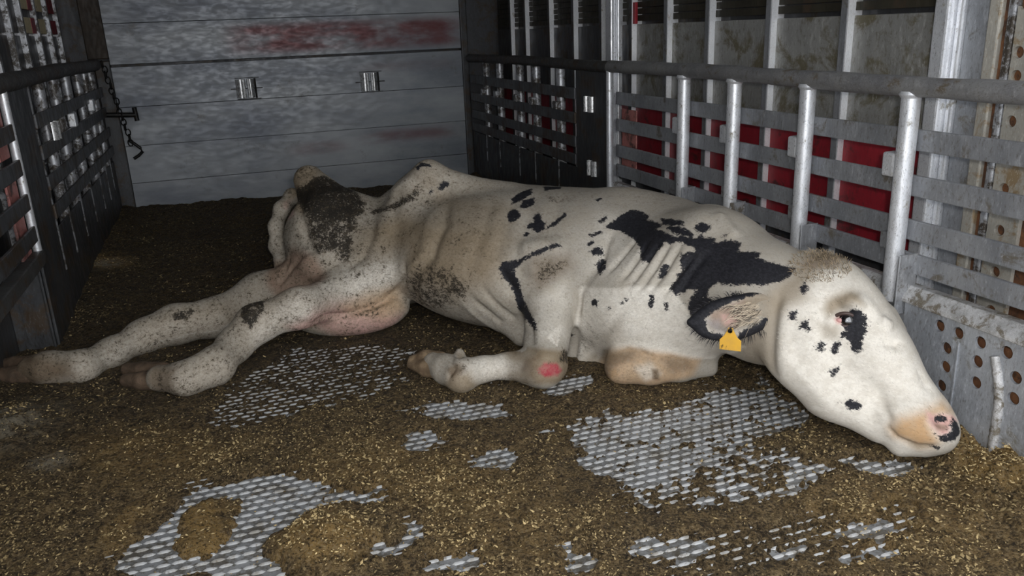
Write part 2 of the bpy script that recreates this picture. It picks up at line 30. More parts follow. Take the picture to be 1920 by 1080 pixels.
'soft': [('white',[[0.9265,2.1169,0.2565],[0.9596,2.0208,0.2778],[1.0066,1.9461,0.2958],[1.0808,1.8457,0.3109],[1.1033,1.8067,0.2674],[1.139,1.7668,0.1906],[1.1795,1.6319,0.202],[1.2343,1.8555,0.0747],[1.0998,1.8648,0.1063],[0.9969,1.9258,0.126],[0.971,2.0474,0.0774],[0.9695,2.1142,-0.0092],[0.9189,2.1641,-0.0343],[0.9092,2.1186,0.1227]],0.004,1.0),('white',[[1.2285,1.5603,0.346],[1.3209,1.5652,0.4138],[1.3631,1.5595,0.4233],[1.4056,1.4943,0.394],[1.4324,1.3721,0.2804],[1.4725,1.236,0.128],[1.4363,1.2095,0.0818],[1.3605,1.2799,0.0359],[1.2709,1.4448,0.0587],[1.2009,1.5255,0.1522]],0.04,1.0),('white',[[-0.0139,2.5172,0.1368],[0.147,2.5476,0.2358],[0.3205,2.6957,0.2344],[0.4812,2.6144,0.2622],[0.4893,2.5804,0.2047],[0.3903,2.6296,0.1289],[0.2022,2.5518,0.1265],[-0.0075,2.524,0.0614]],0.03,0.75),('white',[[0.8038,2.1781,0.2227],[0.8968,2.148,0.2686],[0.8665,2.0523,0.119],[0.75,2.022,0.1495]],0.03,0.6),('white',[[0.5718,2.0994,0.1022],[0.7191,2.0285,0.1278],[0.6912,2.0047,0.0515],[0.5929,2.0772,0.0233],[0.5415,2.0562,0.0749]],0.02,0.6),('white',[[0.4758,3.0461,0.4657],[0.5941,2.8227,0.5184],[0.6053,2.7964,0.4928],[0.5057,2.9018,0.4271]],0.02,0.5),('white',[[-0.0937,2.8047,0.1095],[-0.0759,2.5145,0.1479],[-0.3391,2.7627,0.0396],[-0.4562,2.6512,0.0379],[-0.3274,2.7782,0.1172]],0.02,0.5),('white',[[1.0788,2.3071,0.4644],[1.0991,2.1616,0.4229],[1.1137,1.8142,0.3468],[1.0837,1.8452,0.3122],[0.9412,2.0913,0.2783],[0.975,2.2013,0.3958]],0.05,0.35),('tan',[[0.3829,2.809,0.3499],[0.5305,2.7508,0.4071],[0.6482,2.4959,0.4004],[0.7567,2.3744,0.3992],[0.7521,2.2865,0.3223],[0.7063,2.2876,0.2442],[0.6051,2.386,0.2015],[0.5007,2.5464,0.2147],[0.5029,2.5892,0.3086],[0.462,2.6799,0.3073]],0.05,0.95),('tan',[[0.6527,2.7779,0.4978],[0.8303,2.4752,0.4564],[0.8003,2.2962,0.3694],[0.7002,2.3226,0.32],[0.6146,2.5103,0.3867]],0.05,0.6),('tan',[[0.1948,3.2391,0.5248],[0.2455,3.2286,0.5361],[0.3194,3.1869,0.5145],[0.2819,3.0767,0.4699],[0.2045,2.9599,0.3998],[0.1937,3.2007,0.3751],[0.1999,3.3029,0.4412]],0.015,0.85),('tan',[[0.3305,2.7867,0.3142],[0.4361,2.7614,0.3538],[0.492,2.6704,0.3287],[0.4559,2.6601,0.2822],[0.3591,2.7106,0.2668]],0.03,0.5),('tan',[[0.4406,3.0767,0.5045],[0.5981,2.855,0.5768],[0.6723,2.8322,0.581],[0.736,2.7829,0.5355],[0.6098,2.7756,0.456],[0.4939,3.0035,0.4203]],0.03,0.25),('brown',[[0.8245,2.2322,0.3359],[0.9279,2.1715,0.3477],[0.9237,2.1473,0.3103],[0.8731,2.163,0.279],[0.8214,2.1772,0.2411],[0.8066,2.2174,0.2871]],0.035,0.6),('tan',[[0.6929,2.0351,0.102],[0.736,2.0079,0.1374],[0.8317,2.0028,0.1129],[0.916,2.1651,-0.0196],[0.7854,1.9553,0.0409],[0.7182,1.9694,0.0445],[0.6862,2.0214,0.0589]],0.01,1.0),('brown',[[0.7079,1.9998,0.1128],[0.7483,1.9775,0.1335],[0.744,1.949,0.0968],[0.7154,1.9601,0.0684],[0.6912,2.0017,0.0774]],0.012,0.6),('red',[[0.7298,1.9537,0.0943],[0.7492,1.9531,0.1104],[0.7852,1.9511,0.1015],[0.8006,1.9544,0.0779],[0.7832,1.9443,0.0688],[0.7447,1.9446,0.0726],[0.7312,1.9501,0.0825]],0.006,1.0),('tan',[[0.491,2.1178,0.0122],[0.5077,2.0754,0.0767],[0.5572,2.0563,0.072],[0.582,2.0676,0.026],[0.5255,2.0724,-0.0039]],0.012,0.9),('brown',[[0.4988,2.0938,0.0809],[0.5299,2.0871,0.1011],[0.546,2.0594,0.081],[0.5109,2.0629,0.058]],0.01,0.8),('orange',[[0.9695,2.1142,-0.0092],[0.958,1.9839,0.1031],[0.9969,1.9258,0.126],[1.0852,1.8694,0.1152],[1.1881,1.8526,0.0839],[1.1624,1.8508,0.0348],[1.0575,1.8776,0.0102],[0.9374,1.9423,0.0109]],0.012,0.75),('white',[[0.9971,1.8931,0.0729],[1.0373,1.8739,0.0895],[1.0639,1.8599,0.0575],[1.0235,1.8786,0.0328]],0.012,0.6),('brown',[[0.9808,2.1073,-0.0086],[0.9511,1.97,0.0978],[1.0079,1.9143,0.1169],[0.9952,1.9059,0.0928],[0.9453,1.9236,0.0703],[0.9405,1.9488,0.0245]],0.012,0.75),('brown',[[1.0684,1.8692,0.0988],[1.1438,1.8517,0.0954],[1.1616,1.8508,0.0597],[1.0974,1.8586,0.0519]],0.014,0.6),('brown',[[1.037,1.8668,0.0728],[1.0545,1.8617,0.0716],[1.059,1.8627,0.0376],[1.0391,1.8637,0.0409]],0.006,1.0),('pink',[[0.0993,2.5226,0.1309],[0.1867,2.5225,0.1694],[0.3019,2.6302,0.1458],[0.4068,2.6254,0.1181],[0.4893,2.6402,0.0714],[0.4606,2.6584,0.0205],[0.2772,2.6822,0.0087],[0.1296,2.546,0.0887]],0.03,0.9),('orange',[[0.2821,2.6224,0.138],[0.3787,2.6464,0.1676],[0.4838,2.6155,0.1804],[0.5009,2.6439,0.0881],[0.42,2.6208,0.0692],[0.3146,2.6241,0.1039]],0.03,0.7),('pinkbrown',[[0.0601,2.906,0.164],[0.0972,3.0419,0.2136],[0.1601,2.9324,0.283],[0.2286,2.7883,0.2799],[0.2497,2.7061,0.2318],[0.1671,2.5746,0.243],[0.0823,2.5783,0.2273]],0.02,0.95),('pink',[[0.1648,3.191,0.3905],[0.2069,3.2452,0.4035],[0.1881,2.9926,0.3952],[0.1606,3.0447,0.3681]],0.012,0.5),('orange',[[1.334,1.298,0.0969],[1.3393,1.2794,0.1285],[1.3883,1.2548,0.1513],[1.4374,1.2557,0.1616],[1.468,1.2479,0.1344],[1.4443,1.2326,0.1384],[1.4156,1.2447,0.1406],[1.3852,1.2357,0.1315],[1.3884,1.2224,0.1099],[1.3999,1.2156,0.0912],[1.3933,1.2221,0.0756],[1.3752,1.2471,0.063],[1.3517,1.2618,0.0767],[1.338,1.2877,0.0789]],0.02,1.0),('pink',[[1.3879,1.2518,0.1489],[1.404,1.2466,0.1411],[1.4508,1.234,0.1354],[1.4646,1.2315,0.1189],[1.4314,1.2181,0.1224],[1.4195,1.2112,0.1087],[1.4172,1.2103,0.1038],[1.3985,1.2161,0.104],[1.3884,1.2281,0.1189],[1.3836,1.2362,0.1316]],0.008,1.0),('pinkbrown',[[1.396,1.2344,0.126],[1.4168,1.2386,0.1216],[1.4255,1.2233,0.1231],[1.4156,1.2169,0.1146],[1.3965,1.2227,0.1178]],0.008,0.9),('tan',[[1.3533,1.2571,0.0807],[1.3729,1.2455,0.0683],[1.3872,1.2288,0.0716],[1.3776,1.2487,0.0576],[1.3665,1.2589,0.0629]],0.012,1.0),('tan',[[1.2951,1.4888,0.3554],[1.3179,1.475,0.3718],[1.3429,1.4632,0.3805],[1.3555,1.4501,0.3736],[1.3502,1.4296,0.3497],[1.3305,1.4398,0.354],[1.3189,1.471,0.3281],[1.2871,1.4688,0.3181],[1.2835,1.4818,0.3347]],0.015,0.9),('tan',[[1.2678,1.4743,0.2991],[1.3016,1.4476,0.3026],[1.2998,1.4426,0.2777],[1.2754,1.4616,0.2706]],0.015,0.5),('pink',[[1.2984,1.4619,0.3141],[1.316,1.4665,0.3188],[1.3218,1.4615,0.3218],[1.3117,1.4478,0.3054],[1.2986,1.4535,0.3056]],0.006,1.0),('brown',[[1.296,1.5931,0.4098],[1.3341,1.6136,0.4343],[1.3933,1.6175,0.4439],[1.406,1.5726,0.4281],[1.3651,1.5327,0.4163],[1.3167,1.5594,0.4091]],0.02,0.8),('tan',[[1.1874,1.6083,0.3236],[1.2614,1.5872,0.3886],[1.3146,1.5767,0.4116],[1.2588,1.5201,0.3536],[1.2133,1.5571,0.3079]],0.025,0.7),('brown',[[-0.7486,2.7108,0.1118],[-0.6557,2.6903,0.121],[-0.5424,2.5899,0.0951],[-0.5333,2.5764,0.0551],[-0.669,2.6425,0.0091],[-0.7639,2.6842,0.0096]],0.03,0.9),('brown',[[-0.2942,2.4584,0.1016],[-0.231,2.3736,0.1064],[-0.2412,2.3605,0.038],[-0.3055,2.4188,0.0169]],0.02,0.7),('tan',[[-0.0701,2.8589,0.1474],[0.1484,2.5553,0.2423],[0.3978,2.6449,0.1805],[0.3903,2.6296,0.1289],[0.1334,2.508,0.1519],[-0.0339,2.4912,0.1137]],0.03,0.25),('tan',[[-0.3424,2.7955,0.1326],[-0.0705,2.8532,0.1452],[-0.0759,2.5145,0.1479],[-0.3517,2.7494,0.0561]],0.03,0.4),('tan',[[1.2115,1.6947,0.1122],[1.1692,1.6233,0.2791],[1.2179,1.5655,0.3322],[1.1936,1.5276,0.1671]],0.02,0.5),('tan',[[0.9343,2.1451,-0.0331],[0.9401,2.134,0.0773],[0.9729,1.9452,0.2042],[0.9969,1.9258,0.126],[0.9329,1.968,0.055]],0.03,0.35),('tan',[[0.9258,2.1453,-0.0045],[0.9729,2.0893,0.0441],[0.9762,2.1174,-0.0387],[0.9181,2.1714,-0.0498]],0.015,0.6)],
'dirt': [([[0.6238,2.7879,0.499],[0.9169,2.7208,0.4965],[0.81,2.3401,0.4002],[0.7292,2.3027,0.3212],[0.6492,2.3328,0.2394],[0.5019,2.5464,0.2297],[0.4979,2.6009,0.3064],[0.5801,2.6984,0.4042]],0.06,0.4),([[0.4975,2.5736,0.2832],[0.7177,2.311,0.3207],[0.6486,2.3364,0.2098],[0.6043,2.4561,0.1205],[0.5144,2.6546,0.087]],0.04,0.5),([[0.291,2.6794,0.2225],[0.4828,2.5925,0.2349],[0.486,2.6375,0.16],[0.2746,2.6146,0.1517]],0.03,0.28),([[0.793,2.455,0.4426],[1.0133,2.3447,0.4607],[0.9445,2.1907,0.3759],[0.7579,2.2827,0.3225]],0.05,0.3),([[0.9607,2.2089,0.3958],[1.1864,2.0289,0.4722],[1.0874,1.8526,0.34],[0.9308,2.1067,0.2672]],0.05,0.22),([[0.1941,3.2624,0.4234],[0.2252,3.1738,0.473],[0.2691,3.1417,0.4946],[0.3379,3.1665,0.501],[0.3954,3.119,0.4817],[0.4312,3.0473,0.4564],[0.4543,2.945,0.4104],[0.4292,2.8795,0.3894],[0.3723,2.8311,0.3621],[0.2926,2.8574,0.3659],[0.229,2.8989,0.3646],[0.2107,2.9711,0.4078]],0.035,0.86),([[0.2163,3.0109,0.4238],[0.4332,2.899,0.3971],[0.3721,2.7633,0.3145],[0.3461,2.7243,0.265],[0.3171,2.7369,0.254],[0.2793,2.7722,0.2734],[0.2495,2.7758,0.2686],[0.2172,2.8006,0.2862],[0.2096,2.887,0.3378]],0.035,0.74),([[0.1904,3.2341,0.5133],[0.2755,3.2331,0.5394],[0.3286,3.2084,0.5211],[0.2749,3.1279,0.4879],[0.2225,3.1857,0.4756],[0.1957,3.2728,0.4301]],0.02,0.55),([[0.4422,2.9438,0.4119],[0.5047,2.8426,0.4317],[0.5785,2.8025,0.4779],[0.6326,2.7871,0.5137],[0.6527,2.7779,0.4978],[0.5802,2.7571,0.4314],[0.4913,2.7863,0.4046],[0.4368,2.8788,0.3887]],0.03,0.72),([[0.5907,2.7519,0.4313],[0.6498,2.775,0.4675],[0.6941,2.7612,0.4731],[0.6516,2.6983,0.4346],[0.6053,2.6728,0.414]],0.02,0.5),([[0.4937,2.5667,0.2554],[0.542,2.5036,0.3097],[0.6152,2.3968,0.3124],[0.668,2.3204,0.2616],[0.6448,2.3547,0.1759],[0.6063,2.4663,0.1093],[0.5467,2.595,0.085],[0.5023,2.6574,0.12]],0.05,0.64),([[0.5579,2.7349,0.4072],[0.5963,2.7302,0.4193],[0.5601,2.5898,0.3761],[0.5084,2.5552,0.2864],[0.4828,2.5993,0.2178],[0.4779,2.6252,0.2727]],0.02,0.35),([[0.9682,2.4763,0.4734],[1.0559,2.4255,0.4767],[1.0327,2.3644,0.4683],[0.9526,2.4186,0.4635]],0.01,0.5),([[0.8224,2.2272,0.3306],[0.9268,2.1691,0.3451],[0.9126,2.1543,0.31],[0.8664,2.1642,0.2728],[0.8179,2.1862,0.2459]],0.03,0.58),([[-0.2626,2.7979,0.1381],[-0.2079,2.8218,0.1505],[-0.1671,2.8124,0.1377],[-0.213,2.7883,0.1106],[-0.2542,2.7826,0.1134]],0.012,0.75),([[-0.0409,2.5462,0.1669],[-0.0003,2.8866,0.1286],[0.0548,2.8924,0.1287],[0.0427,2.5491,0.1885],[-0.0139,2.5172,0.1368]],0.012,0.8),([[-0.4486,2.6795,0.0983],[-0.2413,2.8103,0.1498],[-0.1941,2.8017,0.1262],[-0.3037,2.7716,0.0589],[-0.4562,2.6512,0.0379]],0.03,0.42),([[-0.1251,2.4834,0.1319],[0.0479,2.5885,0.2114],[0.2544,2.6242,0.2072],[0.2829,2.6209,0.1478],[0.0335,2.528,0.1253],[-0.1005,2.386,0.0949]],0.03,0.36),([[0.1654,2.5198,0.212],[0.324,2.6444,0.1661],[0.4845,2.6468,0.1179],[0.4704,2.6286,0.0861],[0.3538,2.6197,0.06],[0.208,2.548,0.1377]],0.03,0.3),([[0.305,2.632,0.1417],[0.3664,2.6417,0.1529],[0.4608,2.6402,0.1235],[0.4489,2.6262,0.106],[0.3834,2.6215,0.0546],[0.3688,2.6174,0.0662]],0.02,0.5),([[0.6862,2.0537,0.0961],[0.9197,2.1711,0.0406],[0.9168,2.1765,-0.0425],[0.7743,1.9476,0.0495],[0.7157,1.9621,0.0545],[0.6858,2.0206,0.056]],0.01,0.42),([[0.7162,2.0212,0.1229],[0.8256,2.0073,0.1255],[0.9152,2.1701,0.0184],[0.7493,1.9607,0.1203]],0.01,0.7),([[0.4981,2.0965,0.0833],[0.5516,2.0851,0.1029],[0.565,2.056,0.0706],[0.5045,2.0683,0.057]],0.01,0.5),([[0.9737,2.1114,-0.0089],[0.9969,1.9258,0.1227],[1.1758,1.8472,0.0914],[1.1415,1.8456,0.049],[0.9505,1.9345,0.0117]],0.01,0.3),([[1.2038,2.4467,0.4896],[1.3385,2.3258,0.469],[1.294,1.9752,0.4942],[1.2314,2.1379,0.4625],[1.1536,2.3065,0.4739]],0.03,0.25),([[1.3255,1.6124,0.4287],[1.3933,1.617,0.4398],[1.4037,1.5792,0.4268],[1.3369,1.5658,0.4183]],0.02,0.6),([[0.7998,2.2108,0.2477],[0.8988,2.1518,0.2841],[0.8761,2.0668,0.1121],[0.7369,2.0099,0.1398]],0.03,0.22)],
'crease': [([[1.3796,1.4071,0.317],[1.4048,1.3886,0.3005]],0.016,0.012),([[1.3638,1.3728,0.2757],[1.4051,1.3586,0.2698]],0.013,-0.013),([[1.1702,1.8036,0.4163],[1.1137,1.8142,0.3468],[1.0899,1.8266,0.2862]],0.012,-0.007),([[1.0635,2.162,0.4104],[0.9968,2.0978,0.3512],[0.9541,2.0813,0.2957]],0.012,-0.008),([[0.1328,2.5112,0.1437],[0.2789,2.626,0.1013],[0.3892,2.6268,0.1222],[0.4787,2.6493,0.1463],[0.4913,2.5752,0.2209],[0.4937,2.5758,0.2705]],0.014,-0.022),([[1.2279,1.4741,0.1962],[1.2152,1.5133,0.2531],[1.2347,1.5262,0.3282]],0.02,-0.005),([[1.2631,1.405,0.1211],[1.2339,1.4492,0.1634],[1.2144,1.4862,0.1939]],0.02,0.006),([[0.5483,2.8485,0.4805],[0.5057,2.7655,0.4042],[0.4932,2.6708,0.3313]],0.03,-0.012),([[1.2613,1.9112,0.4944],[1.249,1.8516,0.4701],[1.2495,1.7884,0.4467]],0.02,0.012),([[1.2373,1.8076,0.4512],[1.1693,1.8842,0.4575],[1.1597,2.1066,0.4437]],0.04,-0.008),([[0.7065,2.7555,0.4799],[0.6294,2.5288,0.401],[0.5653,2.4694,0.3152],[0.5179,2.574,0.1458],[0.4959,2.6497,0.0575]],0.022,-0.013),([[0.6316,2.673,0.4269],[0.5515,2.5038,0.3264],[0.4952,2.5734,0.2059]],0.022,0.006),([[0.6487,2.3376,0.2065],[0.734,2.3153,0.111],[0.7206,2.0548,0.1261]],0.012,-0.01),([[0.6838,2.3039,0.2376],[0.7661,2.2858,0.1336],[0.7362,2.0421,0.1446]],0.011,-0.012),([[0.6215,2.3676,0.1927],[0.7296,2.3643,0.0583],[0.7137,2.0826,0.1138]],0.014,0.007),([[0.7337,2.2867,0.3045],[0.7589,2.252,0.2417],[0.7629,2.1518,0.1694],[0.736,2.0079,0.1374]],0.017,-0.02),([[0.794,2.2792,0.3496],[0.8492,2.2386,0.3659],[0.9151,2.1867,0.3565]],0.035,0.018),([[0.828,2.2309,0.3402],[0.8162,2.2053,0.2809]],0.03,0.01),([[0.9271,2.1142,0.2655],[0.9166,2.1134,0.1747],[0.9277,2.1597,0.0524],[0.9197,2.1662,-0.0389]],0.013,-0.016),([[1.0909,1.9957,0.4116],[1.0419,1.9824,0.3582],[0.999,1.9805,0.3092]],0.009,-0.0106),([[1.0982,1.9444,0.4193],[1.0475,1.9452,0.3514],[1.0085,1.9498,0.3007]],0.009,-0.0107),([[1.1111,1.9084,0.4214],[1.0618,1.9101,0.3509],[1.0227,1.9226,0.2908]],0.009,-0.0107),([[1.1299,1.8781,0.4261],[1.0771,1.8782,0.3497],[1.0387,1.8967,0.2914]],0.009,-0.0106),([[1.1377,1.8294,0.3994],[1.0952,1.8434,0.3414],[1.0628,1.8654,0.2863]],0.009,-0.0105),([[1.0921,2.0624,0.4124],[1.0296,2.0413,0.3609],[0.9839,2.0354,0.3203]],0.009,-0.0105),([[0.9982,1.9294,0.2531],[0.959,1.9856,0.1603],[0.9595,2.0984,0.0693]],0.012,-0.005),([[1.2289,1.5788,0.3611],[1.202,1.5589,0.2672],[1.1998,1.539,0.1541]],0.014,-0.012),([[1.2319,1.5547,0.3472],[1.2079,1.5389,0.2592],[1.202,1.5084,0.1732]],0.03,0.007),([[1.3279,1.3065,0.1049],[1.3428,1.28,0.078],[1.3724,1.2491,0.0652],[1.401,1.2161,0.0783]],0.007,-0.008),([[1.338,1.3568,0.1754],[1.3371,1.3262,0.1414],[1.3302,1.2867,0.1071]],0.012,-0.006),([[1.4296,1.321,0.2199],[1.4245,1.2791,0.1783]],0.01,-0.006),([[1.2817,1.4635,0.3072],[1.3082,1.4798,0.3342],[1.3303,1.4493,0.3617],[1.3498,1.4295,0.3476]],0.012,0.008),([[1.2871,1.4524,0.2831],[1.3047,1.4361,0.2764],[1.321,1.4209,0.2885]],0.012,0.005),([[1.2682,1.4643,0.2617],[1.2765,1.4708,0.3124],[1.3073,1.4836,0.3439]],0.014,-0.006),([[1.3784,1.442,0.3594],[1.3828,1.4072,0.3165],[1.3781,1.3591,0.2676]],0.014,0.006),([[1.3772,1.3011,0.178],[1.3388,1.3633,0.2197],[1.3057,1.4125,0.22]],0.02,0.004),([[0.8105,2.5489,0.4671],[0.7176,2.3862,0.3859],[0.6518,2.3358,0.268]],0.022,-0.005),([[0.8809,2.5335,0.4716],[0.7752,2.3462,0.3878],[0.7197,2.297,0.3036]],0.022,-0.005),([[0.9463,2.5041,0.4753],[0.8388,2.3238,0.4023]],0.022,-0.005),([[1.0085,2.4454,0.4736],[0.9127,2.2624,0.4067]],0.022,-0.004),([[0.4601,2.8809,0.3966],[0.4224,2.7513,0.3407],[0.3815,2.7073,0.2802],[0.306,2.7164,0.2403]],0.02,-0.01),([[0.2507,3.1397,0.4831],[0.2045,2.9599,0.3998],[0.2138,2.8611,0.3223],[0.2433,2.7751,0.2622]],0.02,-0.014),([[0.2147,2.8115,0.2952],[0.1498,2.8918,0.2251],[0.0943,2.8809,0.1563]],0.014,-0.01),([[0.1478,2.9402,0.2528],[0.1087,2.8946,0.1902]],0.012,-0.01),([[1.0151,2.0995,0.3648],[0.9454,2.1,0.2918],[0.9226,2.1092,0.2258]],0.02,-0.008),([[1.1227,2.2821,0.4643],[1.0164,2.1754,0.3965],[0.9601,2.1125,0.3195]],0.05,0.008),([[0.5573,2.162,0.098],[0.5415,2.0643,0.0881]],0.009,-0.0106),([[0.5281,2.1439,0.1015],[0.519,2.0738,0.0885],[0.4959,2.0791,0.0493]],0.008,-0.008),([[1.0135,1.909,0.1211],[1.0336,1.8831,0.1029],[1.0546,1.8751,0.1055]],0.009,-0.0106),([[0.4736,3.0403,0.4526],[0.5413,2.8625,0.4789],[0.6255,2.7911,0.5201]],0.025,0.008)],
'ear': [('e',[1.1286,1.6242,0.2909],[[-0.97,0.2046,-0.1314],[-0.015,-0.5897,-0.8075],[-0.2427,-0.7813,0.575]],[0.1046,0.056,0.03],0.01),('c',[1.2665,1.6009,0.3204],0.036,[1.1889,1.6173,0.3098],0.034,0.03),('c',[1.0636,1.6437,0.2929],0.02,[1.0229,1.6523,0.2873],0.008,0.02),('x',[1.1242,1.5969,0.311],[[-0.97,0.2046,-0.1314],[-0.015,-0.5897,-0.8075],[-0.2427,-0.7813,0.575]],[0.0899,0.04,0.03],0.012)],
'ear_black': [[[1.0133,1.6603,0.3479],[1.07,1.642,0.3505],[1.135,1.6258,0.368],[1.1855,1.6097,0.3709],[1.2087,1.5977,0.3585],[1.1435,1.6135,0.3398],[1.0843,1.6267,0.3196],[1.0521,1.6296,0.2957],[1.0525,1.6217,0.2729],[1.0843,1.6063,0.2589],[1.1052,1.5895,0.2302],[1.0511,1.6043,0.2199],[0.9944,1.6371,0.2602]],[[1.1264,1.594,0.2647],[1.173,1.5848,0.2842],[1.2081,1.5788,0.3017],[1.2156,1.5676,0.2761],[1.1791,1.5677,0.2397],[1.1329,1.5776,0.2227],[1.1169,1.5896,0.2423]]],
'ear_soft': [('pinkbrown',[[1.0647,1.6315,0.3141],[1.1563,1.6098,0.3418],[1.1775,1.5938,0.3156],[1.1215,1.5987,0.2738],[1.0661,1.6195,0.2799]],0.012,0.8),('tan',[[1.1457,1.6178,0.3549],[1.2461,1.5845,0.3569],[1.2379,1.5683,0.3004],[1.1633,1.5946,0.3036]],0.015,0.7),('pink',[[1.0949,1.6187,0.3065],[1.1322,1.6055,0.3049],[1.1286,1.5983,0.2798],[1.0971,1.6086,0.2786]],0.006,0.8),('grey',[[1.0496,1.6304,0.2958],[1.0869,1.6173,0.2942],[1.101,1.6017,0.262],[1.0642,1.6159,0.2673]],0.01,0.6)],
'tag': ([1.095,1.5827,0.2821],[0.73,-0.683,0.0],[0.0956,0.1022,-0.9902],0.001303),
'eye': ([1.3283,1.4528,0.3088],0.0195,[[0.1873,-0.7889,-0.5853],[-0.6896,-0.5299,0.4936],[0.6996,-0.3111,0.6433]]),
'eye_view': [-0.637,-0.696,0.3313],
'hooves': [[('c',[0.5088,2.1638,0.048],0.03,[0.4699,2.2193,0.04],0.0273,0.008),('c',[0.4699,2.2193,0.04],0.0273,[0.4331,2.2759,0.035],0.013,0.008),('c',[0.5111,2.2062,0.062],0.0272,[0.4797,2.2547,0.056],0.026,0.008),('c',[0.4797,2.2547,0.056],0.026,[0.4411,2.2844,0.048],0.0131,0.008)],[('c',[-0.2786,2.4381,0.045],0.0285,[-0.3378,2.4808,0.042],0.0271,0.008),('c',[-0.3378,2.4808,0.042],0.0271,[-0.3857,2.5166,0.038],0.0209,0.008),('c',[-0.2803,2.5,0.055],0.0291,[-0.3415,2.5496,0.05],0.0262,0.008),('c',[-0.3415,2.5496,0.05],0.0262,[-0.3878,2.588,0.045],0.0214,0.008)],[('c',[-0.6361,2.6617,0.045],0.0312,[-0.7173,2.7019,0.042],0.0281,0.008),('c',[-0.7173,2.7019,0.042],0.0281,[-0.7872,2.7393,0.038],0.0216,0.008),('c',[-0.6411,2.7077,0.06],0.0317,[-0.7283,2.7685,0.052],0.027,0.008),('c',[-0.7283,2.7685,0.052],0.027,[-0.7966,2.8039,0.045],0.0203,0.008)]],
'bare': [([[-0.1784,2.1613],[-0.1441,2.3068],[-0.0822,2.4403],[0.0202,2.5756],[0.1313,2.6766],[0.3714,2.5907],[0.4727,2.4648],[0.4016,2.2203],[0.2924,2.1492],[0.0833,2.1605],[-0.0486,2.104]],0.86),([[-0.3476,1.5445],[-0.3404,1.6141],[-0.2963,1.6951],[-0.2248,1.7873],[-0.2262,1.824],[-0.168,1.8441],[0.0018,1.8232],[0.0834,1.762],[0.1358,1.6892],[0.208,1.6438],[0.1844,1.6136],[0.104,1.6315],[0.0298,1.5835],[-0.0275,1.5222],[-0.013,1.4597],[0.0172,1.3941]],1.0),([[0.3133,2.0579],[0.4326,2.0785],[0.6418,1.9845],[0.6292,1.8819],[0.5071,1.902],[0.3525,1.9945]],0.92),([[0.3397,1.9492],[0.4215,1.9131],[0.4121,1.8217],[0.3534,1.7534],[0.3115,1.806]],0.9),([[0.6431,1.7764],[0.7446,1.8034],[0.862,1.8202],[1.0355,1.7784],[1.2258,1.8374],[1.384,1.8564],[1.366,1.685],[1.3308,1.5113],[1.2221,1.497],[1.0795,1.4717],[0.8925,1.4074],[0.7557,1.4056],[0.67,1.5027],[0.6325,1.6049],[0.7259,1.6256],[0.71,1.7219]],0.84),([[0.4594,1.7416],[0.5581,1.7427],[0.6055,1.678],[0.5316,1.6269],[0.4374,1.6675]],0.8),([[1.0665,1.3703],[1.163,1.3807],[1.214,1.3324],[1.1464,1.2863],[1.0321,1.3232]],0.92),([[1.267,1.341],[1.3999,1.2995],[1.4164,1.245],[1.333,1.2307],[1.2386,1.2911]],0.92),([[0.6155,1.2541],[0.6897,1.2815],[0.8246,1.215],[0.7812,1.1665],[0.6919,1.1764]],0.96),([[0.8382,1.1246],[0.9068,1.1515],[0.9838,1.1194],[0.9215,1.0723]],0.96),([[1.0266,1.1402],[1.1109,1.1452],[1.1927,1.1005],[1.1141,1.0744],[1.0221,1.1034]],0.98),([[0.999,1.0758],[1.0983,1.0715],[1.1609,1.0267],[1.0627,1.0051],[0.9769,1.0494]],0.88),([[0.1479,1.4021],[0.1657,1.4417],[0.2203,1.4383],[0.226,1.3881],[0.1755,1.3779]],1.0),([[0.219,1.4587],[0.249,1.519],[0.2766,1.486],[0.2758,1.4349],[0.2305,1.434]],1.0),([[0.2115,1.3225],[0.2629,1.3821],[0.3452,1.3573],[0.3621,1.3042],[0.3286,1.2657]],1.0),([[0.5038,1.3199],[0.5495,1.3164],[0.5666,1.2374],[0.5399,1.2164],[0.5135,1.2595]],1.0),([[0.5619,2.0863],[0.6162,2.1563],[0.7133,2.1421],[0.6674,2.0586],[0.5798,2.0391]],0.6),([[0.723,1.9861],[0.7728,2.0723],[0.9326,2.0418],[0.8781,1.9239],[0.7817,1.9292]],0.85),([[1.1281,1.8499],[1.2145,1.9342],[1.3503,1.9154],[1.2984,1.8125],[1.1867,1.8039]],0.62),([[-0.2374,1.8166],[-0.2045,1.8777],[-0.1321,1.8466],[-0.1441,1.789]],0.6),([[-0.5179,2.0522],[-0.4369,2.0731],[-0.4188,2.0232],[-0.4986,2.0038]],0.45),([[0.1316,1.6595],[0.2015,1.6417],[0.2179,1.5994],[0.1808,1.5922]],0.95),([[0.7188,1.5199],[0.9292,1.5659],[1.2285,1.4643],[1.1828,1.2951],[0.9339,1.2622],[0.754,1.2851],[0.6597,1.4232]],0.72),([[0.6477,1.3195],[0.911,1.2294],[1.289,1.1557],[1.1539,0.9935],[0.8962,1.04],[0.6216,1.1533]],0.7)],
